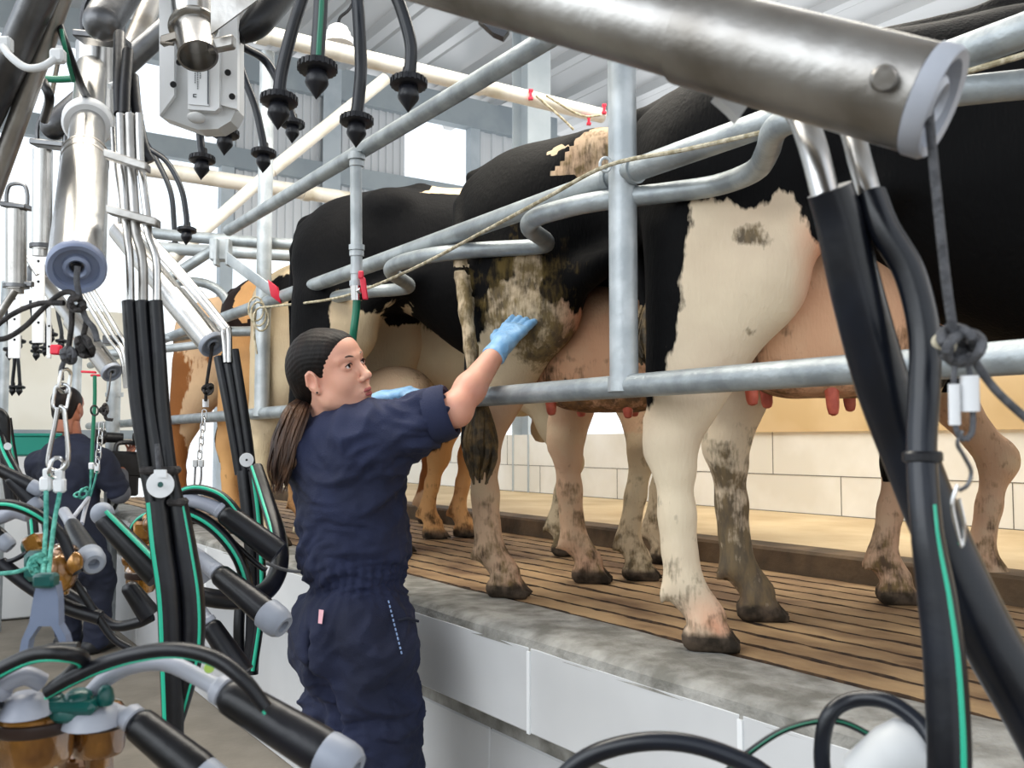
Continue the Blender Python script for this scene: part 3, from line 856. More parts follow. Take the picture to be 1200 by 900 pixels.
# ---- third cow: behind the worker
f3 = CowFrame(-.86, 3.98)
w3 = P1(f3, [(394, 345), (408, 340), (422, 345), (422, 368), (434, 370), (450, 366), (458, 357), (470, 352), (478, 356), (464, 366), (463, 379), (478, 378), (484, 402), (488, 420), (500, 432), (522, 446), (560, 470), (560, 900), (300, 900), (340, 520), (392, 480), (393, 385)])
w3b = P1(f3, [(495, 390), (500, 388), (503, 400), (500, 405)])
def paint3(V, fr):
    x, y, z = V.T
    sd = np.minimum(poly_sd(w3, x, z), poly_sd(w3b, x, z)); blk = sd.copy()
    front = x > 1.0; blk[front] = np.where(z[front] < .62, -.1, .2)
    blk[(x > 1.2) & (np.hypot(x - (x * 0 + 1.40), z - .45) < .05) & (y > 0)] = .1
    # white saddle on the loin
    p = fr.side(452, 224); blk = np.where((z > 1.36 * 1.1 - .05) & (x > .55) & (x < .75), -.05, blk)
    pink = np.clip((x - .40) / .08, 0, 1) * (z < .95) * (z > .5) * .3
    dirt = legs_dirt(V, .75, .55)
    dirt = np.maximum(dirt, np.clip((x - 1.0) * 5, 0, 1) * .30 * (z < .62))
    return blk, dirt, pink, np.clip((.046 - z) / .008, 0, 1)
a_, b_ = ft(f3, (748, 680), (776, 660))
make_cow('cow', 'black and cream cow standing behind the woman, cream flank above her head', f3, 'coat_cream', s=1.10,
         feet=[(.15, -.18), (.34, .18), a_, b_], paint=paint3, h=.016,
         udder=((.40, 0, .68), (.15, .12, .10), [(.36, -.10, .05), (.52, -.10, .05)]), um='udder_cream')

# ---- fourth: cream
f4 = CowFrame(-1.17, 4.52)
def paint4(V, fr):
    x, y, z = V.T
    n = fbm(V, 2.3, 11)
    blk = -.1 + 0 * x
    for (u, v, rx, rz) in ((334, 333, .11, .045), (318, 345, .05, .05), (500, 330, .3, .2)):
        p = fr.side(u, v); blk = np.maximum(blk, (1 - np.hypot((x - p[0]) / rx, (z - p[1]) / rz)) * .05)
    dirt = legs_dirt(V, .65, .50) + .1
    return blk, dirt, np.zeros(len(V)), np.clip((.046 - z) / .008, 0, 1)
a_, b_ = ft(f4, (662, 652), (630, 625))
make_cow('cow', 'cream cow with small black back patches, seen through the rails left of the woman', f4, 'coat_cream', s=.965,
         feet=[(.15, -.18), (.34, .18), a_, b_], paint=paint4, h=.018,
         udder=((.48, 0, .68), (.2, .15, .14), [(.36, -.10, .05), (.55, -.10, .05)]))

# ---- fifth: dark with a tan flank
f5 = CowFrame(-1.49, 5.10)
def paint5(V, fr):
    x, y, z = V.T
    blk = np.full(len(V), .1)
    p = fr.side(288, 350); blk = np.where(np.hypot((x - p[0]) / .07, (z - p[1]) / .12) < 1, -.1, blk)
    blk = np.where(z < 1.05, (fbm(V, 2.0, 4) - .1) * .2, blk)
    return blk, legs_dirt(V, .7, .5), np.zeros(len(V)), np.clip((.046 - z) / .008, 0, 1)
cow_mat('coat_brown_dark', '#d0a06a', '#241a17', dirt='#5b3a20')
a_, b_ = ft(f5, (508, 632), (544, 630))
make_cow('cow', 'dark cow with tan flank between the cream cow and the brown cow', f5, 'coat_brown_dark', s=1.0,
         feet=[(.15, -.18), (.34, .18), a_, b_], paint=paint5, h=.02,
         udder=((.48, 0, .68), (.2, .15, .14), [(.36, -.10, .05), (.55, -.10, .05)]))
# ---- sixth: brown
f6 = CowFrame(-1.95, 5.72)
def paint6(V, fr):
    x, y, z = V.T
    blk = (fbm(V, 1.6, 21) + .12) * .3
    return blk, legs_dirt(V, .5, .3), np.zeros(len(V)), np.clip((.046 - z) / .008, 0, 1)
make_cow('cow', 'orange brown cow farthest along the row, left of the galvanised post', f6, 'coat_brown', s=.98, paint=paint6, h=.02,
         udder=((.48, 0, .68), (.22, .16, .15), [(.36, -.10, .05), (.55, -.10, .05)]))
# ------------------------------------------------------------------ people
def unit(v): v = np.asarray(v, float); return v / np.linalg.norm(v)
def camdir(r, u, d): return R_ * r + np.array([0, 0, 1.0]) * u + H_ * d      # right, up, away

def frame(fwd, left):
    x = unit(fwd); l = np.asarray(left, float); l = unit(l - x * (x @ l)); z = np.cross(x, l)
    return np.stack([x, l, z], 1)         # columns: forward, left, up

def normals(V, Q):
    n = np.zeros_like(V); a = np.cross(V[Q[:, 2]] - V[Q[:, 0]], V[Q[:, 3]] - V[Q[:, 1]])
    for i in range(4): np.add.at(n, Q[:, i], a)
    return n / (np.linalg.norm(n, axis=1, keepdims=True) + 1e-12)

def head_mesh(h=.0024, female=True):
    S = SDF((-.13, -.11, -.16), (.14, .11, .14), h)
    S.ell((-.012, 0, .036), (.096, .074, .084), k=.03)
    S.ell((.045, 0, .046), (.044, .056, .048), k=.04)
    S.ell((.034, 0, -.035), (.054, .056, .072), k=.04)
    for s in (-1, 1):
        S.cap((-.002, s * .052, -.035), (.010, s * .050, -.058), .020, .017, k=.03)
        S.cap((.010, s * .048, -.060), (.066, s * .010, -.100), .019, .016, k=.03)
        S.ell((.060, s * .033, -.026), (.024, .022, .026), k=.03)
        S.ell((.093, s * .032, .011), (.017, .018, .013), k=.016, op='sub')
        S.cap((.090, s * .010, .030), (.074, s * .047, .033), .008, .006, k=.014)
    S.ell((.078, 0, -.102), (.017, .019, .015), k=.02)
    S.ell((.080, 0, -.063), (.018, .027, .022), k=.02)
    S.cap((.086, 0, .022), (.109, 0, -.020), .0075, .0105, k=.012)
    S.ell((.1125, 0, -.026), (.0125, .0115, .0105), k=.008)
    for s in (-1, 1):
        S.ell((.102, s * .012, -.031), (.0095, .0075, .0075), k=.006)
        S.ell((.106, s * .0065, -.0385), (.005, .0032, .003), k=.003, op='sub')
        # lids round the eyeballs
        S.ell((.0775, s * .031, .012), (.0142, .0155, .0125), k=.006)
        S.ell((.092, s * .0315, .0115), (.008, .0125, .0048), k=.003, op='sub')
        # ears
        S.ell((-.004, s * .080, .000), (.019, .0075, .031), k=.01)
        S.ell((-.001, s * .0865, .004), (.0115, .0075, .019), k=.003, op='sub')
        S.ell((.003, s * .078, -.027), (.009, .006, .010), k=.006)
        S.cap((-.012, s * .085, .020), (-.017, s * .086, -.006), .0045, .004, k=.004)
    # lips: slightly parted
    S.cap((.094, -.014, -.0605), (.094, .014, -.0605), .0062, .0062, k=.006)
    S.cap((.092, -.012, -.0725), (.092, .012, -.0725), .0068, .0068, k=.006)
    S.cap((.1015, -.012, -.0668), (.1015, .012, -.0668), .0021, .0021, k=.003, op='sub')
    # neck
    S.cap((-.03, 0, -.03), (-.045, 0, -.17), .054, .060, k=.03)
    return S.mesh()

def hand_prims(S, wr, M, side, curl, spread=.1, infl=0.0, thumb=1.0):
    """wr wrist, M columns: along fingers, towards thumb, out of the back of the hand"""
    W = lambda x, y, z: wr + M @ np.array([x, y, z])
    S.cap(W(-.03, 0, 0), W(.015, 0, 0), .024 + infl, .025 + infl, k=.01, flat=(M[:, 2], .78))
    for j, y in enumerate((.028, .009, -.010, -.028)):
        S.cap(W(.012, y * .62, 0), W(.086 - abs(j - 1) * .004, y, 0), .0155 + infl, .0115 + infl, k=.012)
    Ls = [(.042, .026, .021), (.046, .029, .022), (.042, .027, .021), (.033, .021, .019)]
    for j, y in enumerate((.028, .009, -.010, -.028)):
        p = W(.086 - abs(j - 1) * .004, y, 0); a = 0; sp = (1.5 - j) * spread
        for k_, L in enumerate(Ls[j]):
            a += curl[j][k_]
            d = M @ np.array([math.cos(a) * math.cos(sp), math.cos(a) * math.sin(sp), -math.sin(a)])
            q = p + d * L; r0 = (.0098, .0088, .0078)[k_] + infl; r1 = (.0088, .0079, .0064)[k_] + infl
            S.cap(p, q, r0, r1, k=.0035); p = q
    t0 = W(.018, .024, -.006); t1 = t0 + M @ np.array([.030, .024 * thumb, -.012]); t2 = t1 + M @ np.array([.030, .010 * thumb, -.008]); t3 = t2 + M @ np.array([.022, .002, -.006])
    S.cap(t0, t1, .0145 + infl, .0115 + infl, k=.012); S.cap(t1, t2, .011 + infl, .0098 + infl, k=.004); S.cap(t2, t3, .0098 + infl, .0078 + infl, k=.004)

def wrinkle(V, N, amp, fn=None, seed=0.0, sc=7.0, st=(1, 1, 2.2)):
    out = V.copy()
    for i in range(len(V)):
        p = V[i]
        w1_ = mnoise.noise(Vector((p[0] * 4 + seed, p[1] * 4, p[2] * 4)))
        q = Vector((p[0] * sc * st[0] + w1_ * 1.2, p[1] * sc * st[1] + w1_, p[2] * sc * st[2] + w1_ * 2.2 + seed))
        r = 1 - abs(mnoise.noise(q)) * 2.4
        r2 = 1 - abs(mnoise.noise(q * 2.3)) * 2.2
        a = amp * (r * .75 + r2 * .3 - .4)
        if fn is not None: a += fn(p)
        out[i] = p + N[i] * a
    return out

def join(parts):
    V = []; Q = []; n = 0
    for v, q in parts: V.append(v); Q.append(q + n); n += len(v)
    return np.concatenate(V), np.concatenate(Q)

# ============ the woman in the blue coverall
gx = P(415, 690, 2.58)
root = empty('person', (gx[0], gx[1], 0.0), 'woman in navy coverall with ponytail reaching a blue-gloved hand to a cow', 'person')
HC = P(389, 439, 2.56)
Mh = frame(camdir(.84, .16, -.50), camdir(.50, .30, .80))
Vh, Qh = head_mesh()
head = (HC + Vh @ Mh.T, Qh)
hw = lambda *p: HC + Mh @ np.array(p, float)

neck = hw(-.045, 0, -.14)
sh_r = P(428, 513, 2.50); el_r = P(534, 479, 2.47); wr_r = P(588, 404, 2.64)
sh_l = P(395, 520, 2.86); el_l = P(440, 560, 2.95); wr_l = P(447, 468, 2.84)
chest = P(402, 560, 2.62); belly = P(414, 640, 2.60); pel = P(417, 735, 2.58)
facing = unit(camdir(.86, 0, .50)); lat = unit(camdir(-.50, 0, .86))
hip_r = pel - lat * .085 + np.array([0, 0, -.03]); hip_l = pel + lat * .085 + np.array([0, 0, -.03])
kn_r = np.array([*(hip_r + facing * .05)[:2], .47]); kn_l = np.array([*(hip_l + facing * .0)[:2], .47])
an_r = np.array([*(hip_r + facing * .0)[:2], .09]); an_l = np.array([*(hip_l - facing * .04)[:2], .09])
tips_r = P(623, 360, 2.77)
fr_ = unit(tips_r - wr_r); side_r = unit(np.cross(fr_, camdir(-.35, .25, -.9)))
Mr = np.stack([fr_, side_r, np.cross(fr_, side_r)], 1)
# back of the hand faces the camera side
if Mr[:, 2] @ (-H_) < 0: Mr[:, 1] *= -1; Mr[:, 2] *= -1
curl_flat = [(.08, .10, .08)] * 4
fl_ = unit(P(490, 456, 2.80) - wr_l); sl_ = unit(np.cross(fl_, camdir(0, 1, -.3))); Ml = np.stack([fl_, sl_, np.cross(fl_, sl_)], 1)
if Ml[:, 2][2] < 0: Ml[:, 1] *= -1; Ml[:, 2] *= -1
curl_r = [(.5, .7, .5)] * 4

lo = np.minimum.reduce([an_r, an_l, sh_r, sh_l, wr_r, wr_l, neck, tips_r]) - .22; hi = np.maximum.reduce([an_r, an_l, sh_r, sh_l, wr_r, wr_l, neck, tips_r]) + .22; lo[2] = -.01
S = SDF(lo, hi, .0065)
S.cap(neck, neck + np.array([0, 0, -.08]) , .056, .066, k=.04)
S.cap(chest + np.array([0, 0, .06]), belly, .10, .085, k=.05, flat=(facing, .8)); S.cap(belly, pel, .085, .115, k=.05, flat=(facing, .85))
S.cap((sh_r + chest * .2) / 1.2, sh_l, .06, .06, k=.06)
for a, b_, c in ((sh_r, el_r, wr_r), (sh_l, el_l, wr_l)):
    S.cap(a, b_, .052, .042, k=.04); S.cap(b_, b_ + (c - b_) * .3, .040, .0405, k=.02); S.cap(b_ + (c - b_) * .3, c, .0405, .0245, k=.02)
S.ell(el_r + np.array([0, 0, -.008]), (.033, .033, .033), k=.03)
for a, b_, c in ((hip_r, kn_r, an_r), (hip_l, kn_l, an_l)):
    S.cap(a, b_, .085, .058, k=.05); S.cap(b_, c, .055, .036, k=.03); S.cap(c, (*(c + facing * .12)[:2], .03), .035, .028, k=.02)
hand_prims(S, wr_r, Mr, 1, curl_flat, .06); hand_prims(S, wr_l, Ml, -1, curl_r, .06)
Vb, Qb = S.mesh()
V, Q = join([(Vb, Qb), head])
raw_mesh('body', V, Q, 'skin', root, relax=0)
# eyes, brows, lips, earring
for s in (-1, 1):
    mb = MB(); mb.ell(hw(.0785, s * .031, .0118), (.0118, .0118, .0118), Mh, 20, 12); e = mb.build('eye', 'eye_white', root)
    gz = unit(np.array([.97, .12, .10])); c = np.array([.0785, s * .031, .0118]) + gz * .0080
    mb = MB(); mb.ell(hw(*c), (.0046, .0070, .0070), Mh, 16, 10); mb.build('iris', 'eye_dark', e)
    mb = MB(); mb.tube([hw(.098, s * .012, .031), hw(.0935, s * .028, .0375), hw(.079, s * .047, .0345)], [.0022, .0027, .0014], 8, smooth=5); mb.build('eyebrow', 'hair_brown', root)
    mb = MB(); mb.tube([hw(.0905, s * .019, .013), hw(.0945, s * .029, .0185), hw(.086, s * .044, .0135)], [.0012, .0016, .0010], 6, smooth=5); mb.build('eyelash', 'hair', root)
mb = MB(); mb.tube([hw(.0925, -.021, -.0650), hw(.0995, -.010, -.0612), hw(.1015, 0, -.0618), hw(.0995, .010, -.0612), hw(.0925, .021, -.0650)], [.002, .0048, .0050, .0048, .002], 8, smooth=5)
mb.tube([hw(.0915, -.019, -.0672), hw(.0970, -.009, -.0725), hw(.0985, 0, -.0732), hw(.0970, .009, -.0725), hw(.0915, .019, -.0672)], [.002, .0052, .0056, .0052, .002], 8, smooth=5)
mb.build('lips', 'lips', root)
mb = MB(); mb.ell(hw(.005, -.0845, -.030), (.003, .003, .003), None, 10, 6); tag(mb.build('earring', 'eye_dark', root), 'small dark stud earring')
# hair: cap of hair with the face cut out, drawn back to a low ponytail
S = SDF((-.16, -.13, -.17), (.14, .13, .16), .003)
S.ell((-.020, 0, .040), (.103, .0835, .0915), k=.02)
S.ell((-.065, 0, -.005), (.055, .066, .075), k=.04)
S.ell((-.098, -.004, -.030), (.026, .028, .030), k=.03)
S.ell((.040, 0, .054), (.050, .064, .055), k=.02)
S.ell((.134, 0, -.022), (.105, .13, .116), k=.008, op='sub')
S.ell((.080, 0, -.080), (.072, .13, .085), k=.012, op='sub')
for s in (-1, 1): S.ell((.002, s * .090, -.020), (.026, .03, .040), k=.008, op='sub')
for s in (-1, 1): S.ell((.035, s * .085, -.075), (.05, .04, .06), k=.01, op='sub')
Vq, Qq = S.mesh(); Nn = normals(Vq, Qq)
for i in range(len(Vq)):
    p = Vq[i]; a = math.atan2(p[1], p[2] + .02); Vq[i] = p + Nn[i] * .0004 * math.sin(a * 60 + 6 * mnoise.noise(Vector(p) * 12))
hp, _ = raw_mesh('hair', HC + Vq @ Mh.T, Qq, 'hair', root, relax=6)
mb = MB(); rnd = random.Random(3)
base = hw(-.11, -.006, -.04)
mid = [base, P(347, 482, 2.53), P(337, 515, 2.50), P(330, 548, 2.49), P(325, 578, 2.50)]
for i in range(120):
    a = rnd.random() * 6.283; q = rnd.random() ** .5; oa = camdir(math.cos(a) * q, 0, math.sin(a) * q)
    L = .72 + .3 * rnd.random(); ph = rnd.random() * 6.28
    pts = []
    for j, c in enumerate(mid):
        w_ = (.012, .028, .034, .030, .020)[j]
        c2 = mid[0] + (c - mid[0]) * (L if j == 4 else 1 if j < 3 else (.9 + .1 * L))
        pts.append(c2 + oa * w_ + camdir(math.sin(ph + j * 1.7) * .006, 0, math.cos(ph + j * 1.3) * .006))
    mb.tube(pts, [.004, .0052, .005, .0042, .0012], 5, smooth=5)
mb.build('ponytail', 'hair_brown', root)
mb = MB(); mb.tube([base + (mid[1] - base) * .12 + camdir(.016 * math.cos(a), .004 * math.cos(a), .016 * math.sin(a)) for a in np.linspace(0, 6.283, 16, endpoint=False)], .004, 8, closed=True); mb.build('hair_tie', 'rope_black', root)

# coverall
S = SDF(lo, hi, .0065)
c_up = chest + np.array([0, 0, .055])
S.cap(c_up - lat * .055, c_up + lat * .075, .118, .115, k=.05, flat=(facing, .98))
S.cap(c_up, belly + np.array([0, 0, .02]), .158, .132, k=.06, flat=(facing, .93))
S.cap(chest - lat * .06 + np.array([0, 0, -.06]), belly + np.array([0, 0, .05]), .12, .13, k=.05)
# blouse hanging over the waist, then narrow waistband
S.cap(belly + np.array([0, 0, .0]), P(415, 650, 2.60), .140, .150, k=.04, flat=(facing, .92))
S.cap(P(417, 682, 2.59), pel + np.array([0, 0, .02]), .122, .160, k=.02, flat=(facing, .95))
S.ell(pel - facing * .05 - lat * .06 + np.array([0, 0, -.04]), (.125, .125, .13), k=.05); S.ell(pel - facing * .05 + lat * .06 + np.array([0, 0, -.04]), (.12, .12, .13), k=.05)
for a, b_, c, e in ((hip_r, kn_r, an_r, -1), (hip_l, kn_l, an_l, 1)):
    S.cap(a + np.array([0, 0, -.02]), (a + b_) / 2 + np.array([0, 0, -.03]), .132, .112, k=.03); S.cap((a + b_) / 2 + np.array([0, 0, -.03]), b_, .112, .095, k=.03); S.cap(b_, c + np.array([0, 0, .03]), .093, .075, k=.03)

for q0, q1, r0, r1 in ((P(366, 745, 2.43), P(374, 800, 2.42), .008, .016), (P(374, 800, 2.42), P(397, 838, 2.44), .016, .022), (P(397, 838, 2.44), P(400, 905, 2.46), .022, .030), (P(400, 905, 2.46), P(402, 1060, 2.50), .03, .04)): S.cap(q0, q1, r0, r1, k=.03, op='sub')
# shoulders and sleeves
S.cap(neck + np.array([0, 0, -.080]), sh_r, .070, .075, k=.06); S.cap(neck + np.array([0, 0, -.075]), sh_l, .078, .078, k=.06)
dr = unit(el_r - sh_r); e_end = sh_r + (el_r - sh_r) * .93
S.cap(sh_r, sh_r + (el_r - sh_r) * .5, .078, .068, k=.05); S.cap(sh_r + (el_r - sh_r) * .5, e_end, .068, .062, k=.03)
S.cap(chest - lat * .08, sh_r + (el_r - sh_r) * .45 + np.array([0, 0, -.03]), .09, .05, k=.06)
S.cap(sh_l, el_l, .075, .062, k=.05); S.cap(el_l, el_l + (wr_l - el_l) * .75, .06, .045, k=.03)
# flat cut at the sleeve end (in front of the elbow)
def cut(X, Y, Z): return -(((X - e_end[0]) * dr[0] + (Y - e_end[1]) * dr[1] + (Z - e_end[2]) * dr[2]) - .0)
sl, X, Y, Z = S._win(e_end - .14, e_end + .14, 0)
dplane = cut(X, Y, Z); near = np.sqrt((X - e_end[0]) ** 2 + (Y - e_end[1]) ** 2 + (Z - e_end[2]) ** 2) < .13
S.F[sl] = np.where(near, np.maximum(S.F[sl], -dplane), S.F[sl])
# open neck
S.cap(neck + np.array([0, 0, .03]) + facing * .01, neck + np.array([0, 0, -.02]) + facing * .02, .06, .05, k=.01, op='sub')
Vc, Qc = S.mesh(); Nc = normals(Vc, Qc)
zb = P(417, 672, 2.6)[2]
def gather(p):
    a = math.atan2((p - belly) @ lat, (p - belly) @ facing); w_ = math.exp(-((p[2] - zb) / .05) ** 2) * ((np.asarray(p) - belly)[:2] @ (np.asarray(p) - belly)[:2] < .06)
    return w_ * .004 * math.sin(a * 34 + 2 * mnoise.noise(Vector(p) * 20))
Vc = wrinkle(Vc, Nc, .021, gather, 1.7, 6.0)
Vc = wrinkle(Vc, normals(Vc, Qc), .0055, None, 4.1, 15, (1, 1, .7))
co, Vc = raw_mesh('coverall', Vc, Qc, 'coverall', root, relax=2)
# rolled sleeve cuff, collar, waistband, pocket details
B1 = unit(np.cross(dr, [0, 0, 1])); B2 = np.cross(dr, B1)
ring = lambda c, r, z=0, n=22, jig=.0: [c + B1 * math.cos(a) * r + B2 * math.sin(a) * r + dr * (z + jig * math.sin(3 * a)) for a in np.linspace(0, 2 * math.pi, n, endpoint=False)]
mb = MB(); mb.lathe(e_end - dr * .055, e_end + dr * .01, [(0, .066), (.0, .0735), (.03, .0745), (.055, .0715), (.062, .066), (.058, .058), (.03, .056)], 30); mb.build('sleeve_cuff', 'coverall', co)
mb = MB()
def collar(u, v):
    a = -2.5 + 5.0 * u; r = .068 + .012 * math.sin(v * 3.14) + (.018 * v if v > .5 else 0)
    c = neck + np.array([0, 0, -.035]) + facing * .012
    hgt = .034 * math.sin(min(v, .55) / .55 * 1.57) - (.028 * (v - .55) / .45 if v > .55 else 0)
    d = -facing * math.cos(a) + lat * math.sin(a)
    return c + d * (r + .004 * math.sin(a * 5)) + np.array([0, 0, hgt + .01 * math.cos(a)])
mb.grid(collar, 40, 12); mb.grid(lambda u, v: collar(u, v) + np.array([0, 0, -.004]), 40, 12, True); mb.build('collar', 'coverall', co)
def snap(u, v, d0=2.2):           # point of the coverall seen along a sight line
    r = ray(u, v); rn = r / np.linalg.norm(r); q = Vc - CAM; t = q @ rn; dist = np.linalg.norm(q - np.outer(t, rn), axis=1)
    i = np.where(dist < .012)[0]
    if len(i) == 0: i = [int(np.argmin(dist))]
    j = min(i, key=lambda k: t[k]); return CAM + r * ((t[j]) / np.linalg.norm(r)) - rn * .004
mb = MB(); mb.prism([snap(374, 714), snap(379.5, 715), snap(377.5, 731), snap(373, 730)], -H_ * .003); tag(mb.build('label_tab', 'tag_pink', co), 'small pink and white cloth tab on the hip')
mb = MB()
pts = [snap(455 + 1.35 * i, 703 + 5.4 * i) for i in range(13)]
for i in range(12):
    mb.tube([pts[i] + (pts[i + 1] - pts[i]) * .15, pts[i] + (pts[i + 1] - pts[i]) * .7], .0022, 6)
tag(mb.build('pocket_stitching', 'thread', co), 'pale blue stitched seam by the pocket')
mb = MB(); mb.tube([snap(467, 727), snap(478, 725), snap(490, 728)], .004, 6, smooth=4); mb.build('pocket_opening', 'coverall_dark', co)
# gloves
for nm, wr, M, cu, sd in (('glove', wr_r, Mr, curl_flat, 1), ('glove', wr_l, Ml, curl_r, -1)):
    lo2 = wr - .24; hi2 = wr + .24; S = SDF(lo2, hi2, .0034)
    hand_prims(S, wr, M, sd, cu, .06, .0022)
    el = el_r if sd == 1 else el_l
    ax = unit(wr - el); S.cap(wr - ax * .052, wr - ax * .0, .0335, .030, k=.01, flat=(M[:, 2], .9))
    c0 = wr - ax * .055
    sl, X, Y, Z = S._win(lo2, hi2, 0); pl = (X - c0[0]) * ax[0] + (Y - c0[1]) * ax[1] + (Z - c0[2]) * ax[2]
    S.F[sl] = np.maximum(S.F[sl], -pl)
    Vg, Qg = S.mesh(); Vg = wrinkle(Vg, normals(Vg, Qg), .0022, None, 5, 26, (1, 1, 1))
    raw_mesh('glove', Vg, Qg, 'glove', root, relax=2)
for a in (an_r, an_l):
    mb = MB(); d2 = facing
    S = SDF(a - .2, a + .2, .008); t_ = np.array([*(a + d2 * .13)[:2], .045]); h_ = np.array([*(a - d2 * .04)[:2], .045])
    S.cap(h_, t_, .045, .042, k=.03); S.cap(a + np.array([0, 0, .10]), h_ + d2 * .03, .055, .05, k=.04)
    S.F = np.maximum(S.F, (.004 - S.ax[2])[None, None, :].astype(np.float32))
    Vg, Qg = S.mesh(); raw_mesh('boot', Vg, Qg, 'boot', root, relax=2)

# ============ the man with the video camera
D2 = 6.0
g2 = P(92, 640, D2)
rt2 = empty('person', (g2[0], g2[1], 0), 'man in dark clothes seen from behind, filming with a black video camera', 'person')
q = lambda u, v, d=D2: P(u, v, d)
f2_ = unit(camdir(.35, 0, .93)); l2_ = unit(camdir(-.93, 0, .35))
hc2 = q(80, 478); M2 = frame(unit(camdir(.18, -.08, .97)), camdir(-.97, 0, .18))
Vh2, Qh2 = head_mesh(.005)
nk2 = q(86, 512); shl = q(48, 545, 6.08); shr = q(118, 543, 5.93); ch2 = q(82, 560); be2 = q(85, 615); pe2 = q(92, 650)
ell2, wrl = q(55, 590, 6.3), q(120, 560, 6.4); elr2, wrr = q(140, 578, 5.98), q(143, 543, 6.2)
hr2, hl2 = q(108, 660, 5.95), q(80, 660, 6.05); kr2 = np.array([*q(118, 700, 6.0)[:2], .45]); kl2 = np.array([*q(78, 700, 6.08)[:2], .45])
ar2 = np.array([*q(112, 745, 6.0)[:2], .08]); al2 = np.array([*q(80, 745, 6.15)[:2], .08])
allp = [nk2, shl, shr, ell2, wrl, elr2, wrr, ar2, al2]
lo = np.minimum.reduce(allp) - .25; hi = np.maximum.reduce(allp) + .25; lo[2] = -.01
S = SDF(lo, hi, .012)
S.cap(hc2, nk2 + np.array([0, 0, -.03]), .050, .058, k=.03); S.cap(ch2 + np.array([0, 0, .05]), pe2, .15, .14, k=.05, flat=(f2_, .75)); S.cap(shl, shr, .06, k=.05)
for a, b_, c in ((shl, ell2, wrl), (shr, elr2, wrr)): S.cap(a, b_, .055, .045, k=.03); S.cap(b_, c, .044, .03, k=.03)
for a, b_, c in ((hr2, kr2, ar2), (hl2, kl2, al2)): S.cap(a, b_, .09, .06, k=.04); S.cap(b_, c, .058, .04, k=.03)
fh = unit(q(152, 533, 6.25) - wrr); sh_ = unit(np.cross(fh, [0, 0, 1])); Mh2 = np.stack([fh, sh_, np.cross(fh, sh_)], 1)
S2 = SDF(wrr - .2, wrr + .2, .005); hand_prims(S2, wrr, Mh2, 1, [(.5, .6, .4)] * 4, .05)
fh = unit(q(140, 560, 6.35) - wrl); sh_ = unit(np.cross([0, 0, 1], fh)); Mh3 = np.stack([fh, sh_, np.cross(fh, sh_)], 1)
S3 = SDF(wrl - .2, wrl + .2, .005); hand_prims(S3, wrl, Mh3, 1, [(.5, .6, .4)] * 4, .05)
V, Q = join([S.mesh(), (hc2 + Vh2 @ M2.T, Qh2), S2.mesh(), S3.mesh()])
raw_mesh('body', V, Q, 'skin_dark', rt2)
S = SDF((-.16, -.13, -.12), (.14, .13, .16), .006)
S.ell((-.020, 0, .042), (.105, .084, .092), k=.02); S.ell((-.050, 0, -.03), (.058, .068, .078), k=.03)
S.ell((.150, 0, -.040), (.105, .13, .115), k=.012, op='sub')
for s in (-1, 1): S.ell((.005, s * .090, -.025), (.03, .03, .045), k=.008, op='sub')
Vq, Qq = S.mesh(); raw_mesh('hair', hc2 + Vq @ M2.T, Qq, 'hair', rt2, relax=1)
S = SDF(lo, hi, .011)
S.cap(ch2 + np.array([0, 0, .06]) - l2_ * .05, ch2 + np.array([0, 0, .06]) + l2_ * .05, .155, k=.05, flat=(f2_, .85))
S.cap(ch2 + np.array([0, 0, .05]), be2, .185, .175, k=.06, flat=(f2_, .8)); S.cap(be2, pe2 + np.array([0, 0, .03]), .175, .175, k=.05, flat=(f2_, .82))
S.cap(nk2 + np.array([0, 0, -.07]), shl, .08, .085, k=.06); S.cap(nk2 + np.array([0, 0, -.07]), shr, .08, .085, k=.06)
S.cap(shl, ell2, .08, .07, k=.05); S.cap(ell2, wrl, .065, .05, k=.03); S.cap(shr, shr + (elr2 - shr) * .85, .085, .075, k=.05)
Vc2, Qc2 = S.mesh(); Vc2 = wrinkle(Vc2, normals(Vc2, Qc2), .012, None, 9, 5)
raw_mesh('jacket', Vc2, Qc2, 'coverall_dark', rt2, relax=2)
S = SDF(lo, hi, .011)
S.cap(pe2 + np.array([0, 0, .02]), pe2 + np.array([0, 0, -.03]), .16, .165, k=.05, flat=(f2_, .82))
for a, b_, c in ((hr2, kr2, ar2), (hl2, kl2, al2)): S.cap(a, b_, .115, .085, k=.03); S.cap(b_, c, .083, .078, k=.03)
Vc2, Qc2 = S.mesh(); Vc2 = wrinkle(Vc2, normals(Vc2, Qc2), .012, None, 3, 5)
raw_mesh('trousers', Vc2, Qc2, 'coverall_dark', rt2, relax=2)
mb = MB(); S = SDF(elr2 - .2, elr2 + .2, .008); S.cap(shr + (elr2 - shr) * .8, elr2, .066, .06, k=.02); S.cap(elr2, elr2 + (wrr - elr2) * .6, .06, .045, k=.03); v_, q_ = S.mesh(); raw_mesh('sleeve', v_, q_, 'sleeve_grey', rt2, relax=1)[0]['label'] = 'grey under-sleeve at the elbow'
for a in (ar2, al2):
    S = SDF(a - .22, a + .22, .01); t_ = np.array([*(a + f2_ * .15)[:2], .045]); h_ = np.array([*(a - f2_ * .06)[:2], .045])
    S.cap(h_, t_, .045, .04, k=.03); S.cap(a + np.array([0, 0, .04]), h_ + f2_ * .04, .05, .05, k=.04)
    S.F = np.maximum(S.F, (.004 - S.ax[2])[None, None, :].astype(np.float32)); Vg, Qg = S.mesh(); raw_mesh('shoe', Vg, Qg, 'boot', rt2, relax=1)
